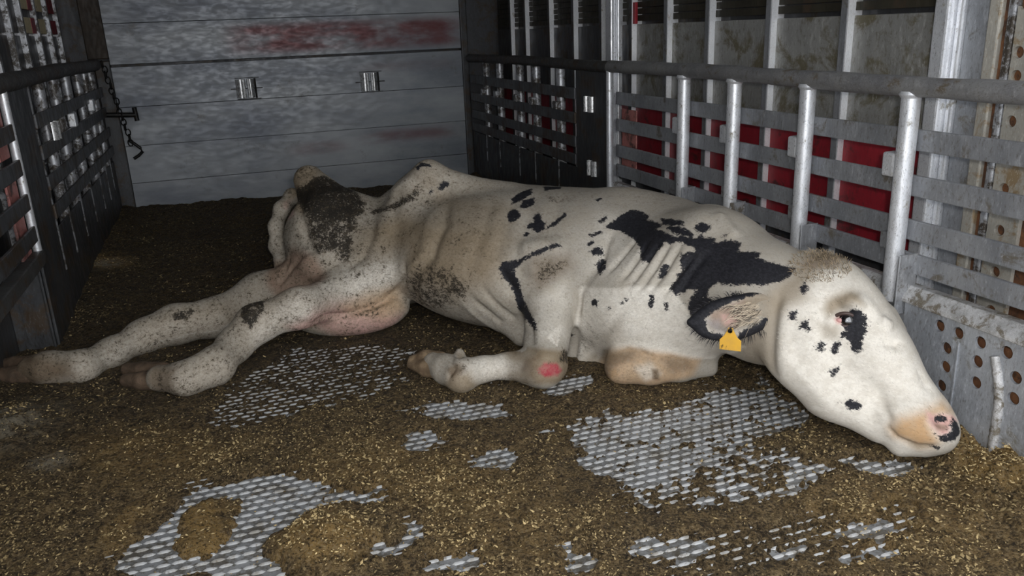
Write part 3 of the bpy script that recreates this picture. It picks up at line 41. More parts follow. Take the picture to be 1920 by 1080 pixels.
'yellow': [([[-0.2329,1.5981],[-0.201,1.7539],[-0.1095,1.7502],[-0.0893,1.64],[-0.1492,1.5254]],0.03,1.0),([[-0.0271,1.5617],[0.0313,1.6],[0.1239,1.605],[0.1651,1.5016],[0.1167,1.4059],[0.0433,1.4007],[-0.0029,1.4555]],0.05,0.9),([[-0.3598,1.701],[-0.3262,1.7954],[-0.2704,1.7949],[-0.2947,1.6737],[-0.3425,1.634]],0.06,0.8),([[0.053,1.8335],[0.1782,1.8936],[0.3741,1.8384],[0.4685,1.6813],[0.4858,1.4971],[0.3955,1.4466],[0.2556,1.5492],[0.1365,1.6938]],0.1,0.45),([[1.4897,1.2933],[1.5979,1.3173],[1.6044,1.1639],[1.4566,1.0411],[1.4039,1.1524]],0.05,0.9),([[1.0757,1.2692],[1.333,1.2307],[1.4566,1.0411],[1.2763,0.8914],[0.9916,1.009]],0.12,0.45),([[-0.4799,2.2122],[-0.2397,2.1716],[-0.0413,1.9595],[-0.1441,1.8913],[-0.3831,1.9157]],0.08,0.45),([[0.3115,1.806],[0.5613,1.562],[0.6209,1.3947],[0.5131,1.2066],[0.2662,1.3086]],0.12,0.35),([[-0.693,4.1382],[-0.5233,4.0511],[-0.5133,3.8131],[-0.6446,3.924]],0.05,0.8)],
'heap': [([1.499,1.1723],0.09,0.024),([1.4982,1.2507],0.06,0.034),([1.5192,1.1029],0.1,0.012),([1.4201,1.0048],0.09,0.022),([1.4684,1.1019],0.07,0.016),([0.0633,1.4843],0.1,0.03),([-0.155,1.6569],0.06,0.012),([-0.6727,2.3623],0.08,0.03),([1.7393,2.3497],0.1,0.02)],
'pale': [([-0.6692,2.3778],0.1),([-0.6749,2.2976],0.1),([-0.5226,2.0819],0.04),([-0.5918,3.9429],0.07)],
'cover': [[[-0.23,1.6027],[-0.2145,1.6608],[-0.2004,1.7308],[-0.1441,1.7531],[-0.0863,1.7451],[-0.0948,1.6423],[-0.1174,1.5995],[-0.1544,1.5406],[-0.1957,1.5634]],[[-0.3044,1.7305],[-0.2262,1.824],[-0.2074,1.78],[-0.2854,1.6906]]],
'poll': [1.3415,1.572,0.423],
}

# ---------------------------------------------------------------- cow surface: blended solids polygonised to one mesh
def v3(p): return np.array(p, dtype=np.float32)

def sdf_cone(X, Y, Z, a, ra, b, rb):
    ax, ay, az = a; dx, dy, dz = (b[0]-a[0]), (b[1]-a[1]), (b[2]-a[2])
    L2 = dx*dx+dy*dy+dz*dz + 1e-9
    t = ((X-ax)*dx+(Y-ay)*dy+(Z-az)*dz)/L2
    t = np.clip(t, 0, 1)
    q = np.sqrt((X-ax-t*dx)**2+(Y-ay-t*dy)**2+(Z-az-t*dz)**2)
    return q-(ra+(rb-ra)*t)

def sdf_ell(X, Y, Z, c, R, r):
    X = X-c[0]; Y = Y-c[1]; Z = Z-c[2]
    k0 = 0; k1 = 0
    for i in range(3):
        q = R[i][0]*X+R[i][1]*Y+R[i][2]*Z
        k0 = k0+(q/r[i])**2; k1 = k1+(q/(r[i]*r[i]))**2
    k0 = np.sqrt(k0); k1 = np.sqrt(k1)+1e-6
    return k0*(k0-1)/k1

def build_field(prims, h):
    lo = np.array([1e9]*3); hi = -lo
    for p in prims:
        if p[0] == 'c':
            for q, r in ((p[1], p[2]), (p[3], p[4])):
                lo = np.minimum(lo, np.array(q)-r); hi = np.maximum(hi, np.array(q)+r)
        elif p[0] == 'e':
            m = max(p[3]); lo = np.minimum(lo, np.array(p[1])-m); hi = np.maximum(hi, np.array(p[1])+m)
    lo[2] = max(lo[2], -.03)
    lo -= .04; hi += .04
    n = np.ceil((hi-lo)/h).astype(int)+1
    ax = [lo[i]+h*np.arange(n[i], dtype=np.float32) for i in range(3)]
    Fd = np.full(tuple(n), .2, dtype=np.float32)
    for p in prims:
        if p[0] in 'c':
            m0 = np.minimum(np.array(p[1])-p[2], np.array(p[3])-p[4]); m1 = np.maximum(np.array(p[1])+p[2], np.array(p[3])+p[4])
            k = p[5]
        else:
            mm = np.sqrt(((np.array(p[2])*np.array(p[3])[:, None])**2).sum(0)); m0 = np.array(p[1])-mm; m1 = np.array(p[1])+mm; k = p[4]
        pad = abs(k)+.05
        i0 = np.clip(((m0-pad-lo)/h).astype(int), 0, n-1); i1 = np.clip(((m1+pad-lo)/h).astype(int)+2, 1, n)
        sl = tuple(slice(i0[i], i1[i]) for i in range(3))
        X, Y, Z = np.meshgrid(*[ax[i][sl[i]] for i in range(3)], indexing='ij', sparse=True)
        d = sdf_cone(X, Y, Z, p[1], p[2], p[3], p[4]) if p[0] == 'c' else sdf_ell(X, Y, Z, p[1], p[2], p[3])
        f = Fd[sl]
        if p[0] == 'x':                                   # smooth hollow
            g = np.clip(.5-.5*(f+d)/k, 0, 1)
            Fd[sl] = f+(-d-f)*g+k*g*(1-g)
        else:
            g = np.clip(.5+.5*(d-f)/k, 0, 1)
            Fd[sl] = d+(f-d)*g-k*g*(1-g) if False else (d*(1-g)+f*g) - k*g*(1-g)
            Fd[sl] = np.where(g >= 1, f, np.where(g <= 0, d, Fd[sl]))
    return Fd, lo, n

def fix_sign(Fd): return Fd

def surface_nets(Fd, lo, h):
    S = Fd < 0
    c = [S[i:S.shape[0]-1+i, j:S.shape[1]-1+j, k:S.shape[2]-1+k] for i in (0, 1) for j in (0, 1) for k in (0, 1)]
    any_ = c[0].copy(); all_ = c[0].copy()
    for q in c[1:]: any_ |= q; all_ &= q
    act = any_ & ~all_
    I = np.argwhere(act)
    idx = np.full(act.shape, -1, dtype=np.int32); idx[act] = np.arange(len(I))
    off = [(i, j, k) for i in (0, 1) for j in (0, 1) for k in (0, 1)]
    val = np.stack([Fd[I[:, 0]+o[0], I[:, 1]+o[1], I[:, 2]+o[2]] for o in off], 1)
    pos = np.zeros((len(I), 3)); cnt = np.zeros(len(I))
    for a in range(8):
        for b in range(a+1, 8):
            if sum(abs(off[a][i]-off[b][i]) for i in range(3)) != 1: continue
            m = (val[:, a] < 0) != (val[:, b] < 0)
            t = val[m, a]/(val[m, a]-val[m, b])
            pos[m] += np.array(off[a])+t[:, None]*(np.array(off[b])-np.array(off[a])); cnt[m] += 1
    V = lo+h*(I+pos/cnt[:, None])
    Q = []
    for axis in range(3):
        sh = [slice(None)]*3; sh2 = [slice(None)]*3
        sh[axis] = slice(0, -1); sh2[axis] = slice(1, None)
        A = S[tuple(sh)]; B = S[tuple(sh2)]
        E = np.argwhere(A != B)
        u, w = (axis+1) % 3, (axis+2) % 3
        E = E[(E[:, u] > 0) & (E[:, w] > 0) & (E[:, u] < S.shape[u]-1) & (E[:, w] < S.shape[w]-1)]
        flip = A[E[:, 0], E[:, 1], E[:, 2]]
        qs = []
        for du, dw in ((1, 1), (0, 1), (0, 0), (1, 0)):
            e = E.copy(); e[:, u] -= du; e[:, w] -= dw
            qs.append(idx[e[:, 0], e[:, 1], e[:, 2]])
        q = np.stack(qs, 1)
        q[~flip] = q[~flip][:, ::-1]
        Q.append(q)
    return V, np.concatenate(Q)

def neighbours_mean(V, Q):
    acc = np.zeros_like(V); n = np.zeros(len(V))
    for i in range(4):
        a = Q[:, i]; b = Q[:, (i+1) % 4]
        for k in range(3):
            acc[:, k] += np.bincount(a, V[b, k], len(V))+np.bincount(b, V[a, k], len(V))
        n += np.bincount(a, minlength=len(V))+np.bincount(b, minlength=len(V))
    return acc/np.maximum(n, 1)[:, None]

def vnormals(V, Q):
    fn = np.cross(V[Q[:, 2]]-V[Q[:, 0]], V[Q[:, 3]]-V[Q[:, 1]])
    N = np.zeros_like(V)
    for i in range(4):
        for k in range(3): N[:, k] += np.bincount(Q[:, i], fn[:, k], len(V))
    return N/(np.linalg.norm(N, axis=1)[:, None]+1e-12)

def poly_dist(V, pts):
    """distance of each vertex to a 3-D polyline, and the running parameter 0..1"""
    best = np.full(len(V), 9.); par = np.zeros(len(V))
    P = np.array(pts); n = len(P)-1
    for i in range(n):
        d = P[i+1]-P[i]; t = np.clip(((V-P[i])@d)/(d@d+1e-12), 0, 1)
        q = np.linalg.norm(V-P[i]-t[:, None]*d, axis=1)
        m = q < best; best[m] = q[m]; par[m] = (i+t[m])/n
    return best, par

def decal_sd(V, N, pts, depth=.16):
    """signed distance (inside > 0) to an outline lying on the skin: measured in the outline's own mean plane"""
    P = np.array(pts); c = P.mean(0)
    nrm = np.zeros(3)
    for i in range(len(P)): nrm += np.cross(P[i]-c, P[(i+1) % len(P)]-c)
    nrm /= np.linalg.norm(nrm)+1e-12
    r = np.linalg.norm(P-c, axis=1).max()+.06
    near = np.argwhere(np.linalg.norm(V-c, axis=1) < r+.08)[:, 0]
    out = np.full(len(V), -.06)
    if not len(near): return out
    W = V[near]-c
    if (N[near]@nrm).sum() < 0: pass
    u = P[0]-c; u = u-nrm*(u@nrm); u /= np.linalg.norm(u); w = np.cross(nrm, u)
    x = W@u; y = W@w; pu = (P-c)@u; pw = (P-c)@w
    d = np.full(len(near), 9.); ins = np.zeros(len(near), bool)
    for i in range(len(P)):
        j = (i+1) % len(P)
        ex, ey = pu[j]-pu[i], pw[j]-pw[i]
        t = np.clip(((x-pu[i])*ex+(y-pw[i])*ey)/(ex*ex+ey*ey+1e-12), 0, 1)
        d = np.minimum(d, np.hypot(x-pu[i]-t*ex, y-pw[i]-t*ey))
        cr = (pw[i] > y) != (pw[j] > y)
        ins ^= cr & (x < (pu[j]-pu[i])*(y-pw[i])/(pw[j]-pw[i]+1e-12)+pu[i])
    s = np.where(ins, d, -d)
    dn = W@nrm
    face = N[near]@nrm
    sg = 1 if abs(face[face > 0].sum()) >= abs(face[face < 0].sum()) else -1
    s[(np.abs(dn) > depth) | (face*sg < -.15)] = -.06
    out[near] = np.clip(s, -.06, .06)
    return out

# ------------------------------------------------------------------ helpers
class MB:
    def __init__(s): s.v = []; s.f = []
    def add(s, v, f):
        n = len(s.v); s.v += [tuple(map(float, q)) for q in v]; s.f += [tuple(i+n for i in q) for q in f]; return s
    def box(s, x0, x1, y0, y1, z0, z1):
        v = [(x, y, z) for x in (x0, x1) for y in (y0, y1) for z in (z0, z1)]
        return s.add(v, [(0, 1, 3, 2), (4, 6, 7, 5), (0, 4, 5, 1), (2, 3, 7, 6), (0, 2, 6, 4), (1, 5, 7, 3)])
    def tube(s, pts, r, n=12, caps=True):
        pts = [Vector(p) for p in pts]; rr = r if isinstance(r, (list, tuple)) else [r]*len(pts)
        vs = []; fs = []
        ref = None
        for i, p in enumerate(pts):
            d = (pts[min(i+1, len(pts)-1)]-pts[max(i-1, 0)]).normalized()
            if ref is None: ref = Vector((0, 0, 1)) if abs(d.z) < .9 else Vector((1, 0, 0))
            a = d.cross(ref).normalized(); b = d.cross(a)
            ref = b.cross(d) if False else ref
            for k in range(n):
                t = 2*math.pi*k/n; vs.append(p+(a*math.cos(t)+b*math.sin(t))*rr[i])
        for i in range(len(pts)-1):
            for k in range(n):
                fs.append((i*n+k, i*n+(k+1) % n, (i+1)*n+(k+1) % n, (i+1)*n+k))
        if caps: fs += [tuple(range(n))[::-1], tuple(range((len(pts)-1)*n, len(pts)*n))]
        return s.add(vs, fs)
    def prism(s, outline, direction):
        d = Vector(direction); n = len(outline); o = [Vector(p) for p in outline]
        return s.add(o+[p+d for p in o], [tuple(range(n))[::-1], tuple(range(n, 2*n))]+[(i, (i+1) % n, (i+1) % n+n, i+n) for i in range(n)])

def wloc(o):
    p = Vector((0, 0, 0))
    while o is not None: p += o.location; o = o.parent
    return p

def obj(name, mb, material, parent=None, loc=None, smooth=False, bevel=0):
    me = bpy.data.meshes.new(name)
    base = wloc(parent) if parent else Vector((0, 0, 0))
    l = Vector(loc) if loc is not None else Vector((0, 0, 0))
    off = base+l if parent else l
    me.from_pydata([(x-off.x, y-off.y, z-off.z) for x, y, z in mb.v], [], mb.f); me.validate(); me.update()
    me.materials.append(material)
    o = bpy.data.objects.new(name, me); COL.objects.link(o); o.location = l
    if parent: o.parent = parent
    if smooth:
        me.polygons.foreach_set('use_smooth', [True]*len(me.polygons)); 
        try: me.set_sharp_from_angle(angle=.8)
        except Exception: pass
    if bevel:
        b = o.modifiers.new('edge', 'BEVEL'); b.width = bevel; b.segments = 2; b.limit_method = 'ANGLE'
    return o

def thing(name, label, cat, loc, group=None):
    o = bpy.data.objects.new(name, None); COL.objects.link(o); o.location = loc; o.empty_display_size = .1
    o['label'] = label; o['category'] = cat
    if group: o['group'] = group
    return o
def tag(o, label, cat, group=None):
    o['label'] = label; o['category'] = cat
    if group: o['group'] = group
    return o
def struct(o, label=None):
    o['kind'] = 'structure'
    if label: o['label'] = label; o['category'] = 'structure'
    return o

class NT:
    """small material builder"""
    def __init__(s, name):
        s.m = bpy.data.materials.new(name); s.m.use_nodes = True; s.t = s.m.node_tree; s.b = s.t.nodes['Principled BSDF']
        s.co = s.t.nodes.new('ShaderNodeTexCoord').outputs['Object']
        s.geo = s.t.nodes.new('ShaderNodeNewGeometry').outputs['Position']
    def L(s, a, b): s.t.links.new(a, b)
    def mapped(s, src, scale):
        n = s.t.nodes.new('ShaderNodeMapping'); n.inputs['Scale'].default_value = scale; s.L(src, n.inputs[0]); return n.outputs[0]
    def noise(s, scale, detail=4, rough=.6, src=None, dist=0):
        n = s.t.nodes.new('ShaderNodeTexNoise'); n.inputs['Scale'].default_value = scale; n.inputs['Detail'].default_value = detail; n.inputs['Roughness'].default_value = rough; n.inputs['Distortion'].default_value = dist
        s.L(src if src is not None else s.geo, n.inputs['Vector']); return n.outputs[0]
    def ramp(s, v, a, b, lo=0., hi=1.):
        n = s.t.nodes.new('ShaderNodeMapRange'); n.inputs[1].default_value = a; n.inputs[2].default_value = b; n.inputs[3].default_value = lo; n.inputs[4].default_value = hi
        n.interpolation_type = 'SMOOTHSTEP'; s.L(v, n.inputs[0]); return n.outputs[0]
    def mix(s, f, a, b):
        n = s.t.nodes.new('ShaderNodeMix'); n.data_type = 'RGBA'
        for q, i in ((f, 0), (a, 6), (b, 7)):
            if isinstance(q, tuple): n.inputs[i].default_value = (*q, 1) if len(q) == 3 else q
            elif isinstance(q, (int, float)): n.inputs[i].default_value = q
            else: s.L(q, n.inputs[i])
        return n.outputs[2]
    def math(s, op, a, b=0.):
        n = s.t.nodes.new('ShaderNodeMath'); n.operation = op
        for q, i in ((a, 0), (b, 1)):
            if isinstance(q, (int, float)): n.inputs[i].default_value = q
            else: s.L(q, n.inputs[i])
        return n.outputs[0]
    def attr(s, name, fac=False):
        n = s.t.nodes.new('ShaderNodeAttribute'); n.attribute_name = name; return n.outputs['Fac' if fac else 'Color']
    def xyz(s, src=None):
        n = s.t.nodes.new('ShaderNodeSeparateXYZ'); s.L(src if src is not None else s.geo, n.inputs[0]); return n.outputs
    def bump(s, h, strength, dist=.01):
        n = s.t.nodes.new('ShaderNodeBump'); n.inputs['Strength'].default_value = strength; n.inputs['Distance'].default_value = dist
        s.L(h, n.inputs['Height']); s.L(n.outputs[0], s.b.inputs['Normal']); return s
    def set(s, col=None, rough=None, metal=None, spec=None):
        for q, k in ((col, 'Base Color'), (rough, 'Roughness'), (metal, 'Metallic'), (spec, 'Specular IOR Level')):
            if q is None: continue
            i = s.b.inputs[k]
            if isinstance(q, tuple): i.default_value = (*q, 1)
            elif isinstance(q, (int, float)): i.default_value = q
            else: s.L(q, i)
        return s

def metal(name, c1, c2, grime, gamt, rough=(.35, .6), met=.7, scale=6, streak=True, bump=.15):
    n = NT(name)
    v = n.mapped(n.geo, (1, 1, .35)) if streak else n.geo
    a = n.noise(scale, 6, .65, v); b = n.noise(scale*7, 5, .7, v); g = n.noise(scale*1.7, 8, .7, n.geo, .4)
    c = n.mix(n.ramp(a, .35, .65), c1, c2)
    c = n.mix(n.ramp(b, .55, .75, 0, .45), c, tuple(min(1, x*1.5) for x in c2))
    gf = n.ramp(g, .62-gamt*.3, .72-gamt*.25)
    c = n.mix(gf, c, grime)
    d = n.noise(scale*28, 4, .75, v)
    c = n.mix(n.ramp(d, .56, .66, 0, .45), c, tuple(min(1, x*1.45) for x in c2)); c = n.mix(n.ramp(d, .45, .36, 0, .5), c, grime)
    r = n.ramp(b, .3, .7, rough[0], rough[1])
    mt = n.ramp(gf, 0, 1, met, met*.15)
    n.set(c, r, mt).bump(b, bump, .004)
    return n.m

M = {}
BROWN = (.045, .030, .018)
M['alu'] = metal('dull_aluminium', (.30, .31, .33), (.44, .45, .47), (.10, .085, .065), .35)
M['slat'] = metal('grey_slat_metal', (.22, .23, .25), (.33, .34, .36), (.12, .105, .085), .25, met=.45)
M['slat_dark'] = metal('shaded_soiled_slat', (.07, .073, .08), (.11, .115, .125), BROWN, .5, met=.4)  # darker copy of the slat metal: far and left shade in the colour, plus grime
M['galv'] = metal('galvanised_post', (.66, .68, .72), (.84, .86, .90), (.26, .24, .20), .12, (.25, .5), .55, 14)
M['galv_dark'] = metal('dim_soiled_post', (.42, .43, .46), (.62, .64, .68), (.06, .05, .04), .6, (.3, .55), .6, 14)  # grimier post copy; its darker base mostly paints far and left shade
M['lit_flange'] = metal('lit_post_flange', (.74, .76, .80), (.88, .89, .92), (.40, .36, .30), .05, (.3, .5), .35, 14)  # near-white tone paints the daylight that falls on the post edges
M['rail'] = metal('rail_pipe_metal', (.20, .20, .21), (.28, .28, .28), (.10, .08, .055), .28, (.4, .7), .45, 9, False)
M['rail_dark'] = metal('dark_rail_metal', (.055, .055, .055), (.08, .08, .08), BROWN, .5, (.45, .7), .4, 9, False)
M['lower'] = metal('lower_panel_metal', (.33, .35, .385), (.46, .48, .515), (.17, .16, .14), .22, (.35, .6), .5, 7)
M['ledge'] = metal('worn_ledge_metal', (.36, .36, .36), (.62, .62, .63), (.14, .12, .09), .5, (.35, .6), .4, 22, False, .4)
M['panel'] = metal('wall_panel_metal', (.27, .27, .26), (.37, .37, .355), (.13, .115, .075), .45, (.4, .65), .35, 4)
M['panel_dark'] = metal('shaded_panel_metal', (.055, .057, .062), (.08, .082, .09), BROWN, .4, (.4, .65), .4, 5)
M['plate_dark'] = metal('dark_steel_plate', (.050, .052, .056), (.075, .078, .083), BROWN, .45, (.35, .6), .5, 6)
M['red'] = metal('red_painted_panel', (.24, .012, .022), (.31, .018, .03), (.07, .02, .02), .3, (.4, .6), .0, 5)
M['faded_red'] = metal('faded_red_paint', (.34, .12, .11), (.42, .17, .15), (.08, .04, .035), .4, (.5, .7), .0, 8)
M['tan_metal'] = metal('tan_stained_metal', (.33, .32, .29), (.46, .44, .39), (.26, .19, .11), .35, (.5, .7), .2, 9)
M['rust'] = metal('rusty_steel', (.13, .055, .025), (.20, .09, .04), (.06, .03, .018), .5, (.6, .85), .1, 12)
M['louvre'] = metal('dark_louvre', (.020, .018, .012), (.035, .031, .02), BROWN, .3, (.5, .8), .1, 8)
M['brown_post'] = metal('dark_brown_post', (.030, .022, .016), (.045, .034, .025), (.02, .015, .01), .4, (.5, .8), .2, 8)
M['cream'] = metal('cream_board', (.62, .52, .30), (.72, .62, .40), (.2, .15, .08), .2, (.5, .7), .0, 8)
M['black_iron'] = metal('black_iron', (.012, .012, .012), (.02, .02, .02), (.03, .02, .012), .3, (.4, .6), .5, 20)
M['chrome'] = metal('bright_bracket', (.70, .71, .72), (.85, .86, .87), (.3, .28, .25), .2, (.2, .4), .7, 20)
M['roof'] = metal('roof_sheet', (.10, .10, .10), (.14, .14, .14), BROWN, .2, (.6, .8), .2, 3)

# back boards: dull sheet with worn red paint smears
n = NT('back_board_metal')
x, y, z = n.xyz()
v = n.mapped(n.geo, (1, 1, 2.6))
a = n.noise(1.6, 8, .6, v); b = n.noise(16, 6, .7, v); g = n.noise(5, 8, .75)
c = n.mix(n.ramp(a, .25, .75), (.15, .165, .195), (.33, .345, .36))
c = n.mix(n.ramp(b, .5, .8, 0, .35), c, (.40, .40, .40))
c = n.mix(n.ramp(g, .58, .72, 0, .6), c, (.10, .09, .075))
def band(axis, lo, hi, soft): return n.math('MULTIPLY', n.ramp(axis, lo-soft, lo+soft), n.ramp(axis, hi-soft, hi+soft, 1, 0))
smear = n.noise(3.2, 5, .6, n.mapped(n.geo, (1, 1, 3)))
for (x0, x1, z0, z1, w) in ((.12, 1.48, .925, 1.085, .9), (.40, .68, .30, .36, .55), (.85, 1.42, .335, .40, .6), (.85, 1.45, .78, .83, .25), (1.0, 1.45, 1.0, 1.06, .8)):
    mk = n.math('MULTIPLY', band(x, x0, x1, .12), band(z, z0, z1, .03))
    c = n.mix(n.math('MULTIPLY', mk, n.ramp(smear, .26, .60, 0, w)), c, (.135, .040, .042))
n.set(c, n.ramp(b, .3, .7, .4, .65), .45).bump(b, .2, .004)
M['board'] = n.m

# ------------------------------------------------------------------ floor plate and manure
Rx, Lx, Ox, OLx, YB, Y0 = 1.55, -.64, 1.75, -.78, 5.3, .30
n = NT('tread_plate_steel')
a = n.noise(9, 6, .7); b = n.noise(70, 4, .7)
d_ = n.noise(14, 8, .75)
c = n.mix(n.ramp(a, .35, .65), (.24, .25, .26), (.34, .35, .36)); c = n.mix(n.ramp(b, .50, .62, 0, .7), c, (.10, .085, .06)); c = n.mix(n.ramp(d_, .46, .60, 0, .75), c, (.085, .068, .042))
n.set(c, n.ramp(b, .3, .7, .35, .6), .35).bump(b, .2, .003); M['plate'] = n.m
n = NT('tread_ridge_steel')
a = n.noise(7, 6, .7); b = n.noise(60, 4, .7)
d_ = n.noise(14, 8, .75)
c = n.mix(n.ramp(a, .35, .65), (.60, .61, .62), (.78, .79, .80)); c = n.mix(n.ramp(b, .56, .66, 0, .6), c, (.14, .115, .08)); c = n.mix(n.ramp(d_, .48, .62, 0, .6), c, (.24, .20, .135))
n.set(c, n.ramp(b, .3, .7, .3, .5), .3); M['ridge'] = n.m

floor = struct(obj('floor', MB().box(-.95, 1.85, Y0-.1, 5.6, -.06, 0), M['plate']))

def vnoise(shape, cells, seed):
    r = np.random.default_rng(seed); g = r.random((cells[0]+2, cells[1]+2))
    xi = np.linspace(0, cells[0], shape[0]); yi = np.linspace(0, cells[1], shape[1])
    x0 = xi.astype(int); y0 = yi.astype(int); fx = xi-x0; fy = yi-y0; fx = fx*fx*(3-2*fx); fy = fy*fy*(3-2*fy)
    a = g[np.ix_(x0, y0)]; b_ = g[np.ix_(x0+1, y0)]; c_ = g[np.ix_(x0, y0+1)]; d_ = g[np.ix_(x0+1, y0+1)]
    return (a*(1-fx)[:, None]+b_*fx[:, None])*(1-fy)[None]+(c_*(1-fx)[:, None]+d_*fx[:, None])*fy[None]
def fract(shape, size, wl, octv, seed, gain=.55):
    out = 0; amp = 1; tot = 0
    for o in range(octv):
        out = out+amp*vnoise(shape, (max(1, int(size[0]/wl)), max(1, int(size[1]/wl))), seed+o); tot += amp; amp *= gain; wl /= 2
    return out/tot
def sd2(X, Y, pts):
    d = np.full(X.shape, 9.); ins = np.zeros(X.shape, bool); P = np.array(pts)
    for i in range(len(P)):
        p = P[i]; q = P[(i+1) % len(P)]; e = q-p
        t = np.clip(((X-p[0])*e[0]+(Y-p[1])*e[1])/(e@e+1e-12), 0, 1)
        d = np.minimum(d, np.hypot(X-p[0]-t*e[0], Y-p[1]-t*e[1]))
        ins ^= ((p[1] > Y) != (q[1] > Y)) & (X < (q[0]-p[0])*(Y-p[1])/(q[1]-p[1]+1e-12)+p[0])
    return np.where(ins, d, -d)
def sstep(v, a, b):
    t = np.clip((v-a)/(b-a), 0, 1); return t*t*(3-2*t)

gx0, gx1, gy0, gy1 = -.78, 1.56, .62, 5.28
hx = .0072
nx, ny = int((gx1-gx0)/hx), int((gy1-gy0)/hx)
GX, GY = np.meshgrid(np.linspace(gx0, gx1, nx), np.linspace(gy0, gy1, ny), indexing='ij')
size = (gx1-gx0, gy1-gy0)
n1 = fract((nx, ny), size, .30, 5, 11); n2 = fract((nx, ny), size, .06, 3, 31); n3 = fract((nx, ny), size, .022, 2, 51)
bare = np.zeros((nx, ny))
for P, w in D['bare']:
    bare = np.maximum(bare, sstep(sd2(GX, GY, P)+(n2-.5)*.09+(n1-.5)*.06, -.025, .025)*w)
for P in D['cover']: bare *= 1-sstep(sd2(GX, GY, P)+(n2-.5)*.05, -.012, .012)
film = sstep(sd2(GX, GY, D['bare'][0][0]), -.03, .03)
yel = np.zeros((nx, ny))
for P, s, w in D['yellow']: yel = np.maximum(yel, sstep(sd2(GX, GY, P)+(n2-.5)*.12, -s, s)*w)
pale = np.zeros((nx, ny))
for p, r in D['pale']: pale = np.maximum(pale, np.exp(-((GX-p[0])**2+(GY-p[1])**2)/(r*r)))
H = .010+.014*(n1-.45)+.014*(n2-.5)+.012*(n3-.5)
H += .030*sstep(GY, 2.6, 4.2)*(.6+.8*n1)+.02*sstep(GY, 3.6, 5.2)
H += .020*sstep(-GX, .1, .6)*sstep(GY, 1.6, 2.4)
for p, r, hh in D['heap']: H += hh*np.exp(-((GX-p[0])**2+(GY-p[1])**2)/(r*r))*(.65+.7*n2)
H += .022*sstep(GX, Rx-.12, Rx)*(.3+n2)
clod = np.clip((H-.014)/.03, 0, 1)*sstep(GX, .9, 1.2)*sstep(-GY, -1.8, -1.5); H += clod*(.034*(n2-.5)+.022*(n3-.5))
ragged = fract((nx, ny), size, .13, 5, 71, .85); ragged = np.clip((ragged-ragged.mean())/ragged.std()*.17+.5, 0, 1)
show = sstep(bare*1.15+(ragged-.5)*1.25+(n3-.5)*.30, .42, .74)*(bare > .02)
thin = fract((nx, ny), size, .02, 3, 91, .8)
H = np.maximum(H, .006)*(1-show)+show*(.0018-.0063*sstep(bare, .66, .82))*(1-film)+show*film*.0006+show*np.clip(thin-.53, 0, 1)*(.012+.030*sstep(-bare, -.97, -.84))
# keep the layer under the plate edge at its rim
V = np.stack([GX.ravel(), GY.ravel(), H.ravel()], 1)
ii = np.arange(nx*ny).reshape(nx, ny)
Fq = np.stack([ii[:-1, :-1].ravel(), ii[1:, :-1].ravel(), ii[1:, 1:].ravel(), ii[:-1, 1:].ravel()], 1)
keep = (H.ravel()[Fq] > -.0035).any(1); Fq = Fq[keep]

def np_mesh(name, V, Fq, material, attrs=(), smooth=True):
    me = bpy.data.meshes.new(name); me.vertices.add(len(V)); me.vertices.foreach_set('co', np.asarray(V, np.float32).ravel())
    k = Fq.shape[1]
    me.loops.add(len(Fq)*k); me.polygons.add(len(Fq))
    me.loops.foreach_set('vertex_index', Fq.astype(np.int32).ravel()); me.polygons.foreach_set('loop_start', np.arange(0, len(Fq)*k, k, dtype=np.int32))
    me.update(calc_edges=True)
    if smooth: me.polygons.foreach_set('use_smooth', np.ones(len(Fq), bool))
    for an, kind, data in attrs:
        at = me.attributes.new(an, kind, 'POINT')
        if kind == 'FLOAT': at.data.foreach_set('value', np.asarray(data, np.float32).ravel())
        else: at.data.foreach_set('color', np.asarray(data, np.float32).ravel())
    me.materials.append(material)
    o = bpy.data.objects.new(name, me); COL.objects.link(o); return o

n = NT('trodden_manure')
f1 = n.noise(55, 9, .78); f2 = n.noise(150, 6, .8); f3 = n.noise(5, 5, .6); f4 = n.noise(20, 8, .78); yl = n.attr('yellow', True); pl = n.attr('pale', True)
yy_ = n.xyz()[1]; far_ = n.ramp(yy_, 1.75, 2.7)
c = n.mix(n.ramp(f1, .40, .60), (.044, .029, .014), (.24, .160, .070))
c = n.mix(n.ramp(f4, .46, .58, 0, .7), c, n.mix(n.ramp(f1, .42, .58), (.12, .080, .034), (.38, .26, .115)))
c = n.mix(n.ramp(f3, .48, .70, 0, .5), c, n.mix(n.ramp(f1, .42, .58), (.040, .028, .015), (.14, .10, .052)))
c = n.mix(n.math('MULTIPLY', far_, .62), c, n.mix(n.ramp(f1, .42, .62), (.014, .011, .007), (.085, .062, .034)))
c = n.mix(n.math('MULTIPLY', yl, n.ramp(f1, .34, .56, .2, .9)), c, (.50, .31, .10))
c = n.mix(n.math('MULTIPLY', pl, n.ramp(f4, .42, .56, .1, 1)), c, (.50, .44, .33))
c = n.mix(n.ramp(f2, .53, .585, 0, .8), c, n.mix(far_, (.44, .33, .185), (.20, .15, .09)))
c = n.mix(n.ramp(f2, .475, .42, 0, .85), c, (.014, .010, .006))
n.set(c, n.ramp(f1, .3, .7, .55, .85), 0, .35).bump(n.math('ADD', f1, n.math('ADD', n.math('MULTIPLY', f2, .5), n.math('MULTIPLY', f4, 1.2))), 1., .022)
M['manure'] = n.m
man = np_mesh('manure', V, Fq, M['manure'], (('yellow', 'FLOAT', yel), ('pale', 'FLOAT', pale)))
man['kind'] = 'stuff'; tag(man, 'trodden brown manure and bedding caked over the trailer floor', 'manure')

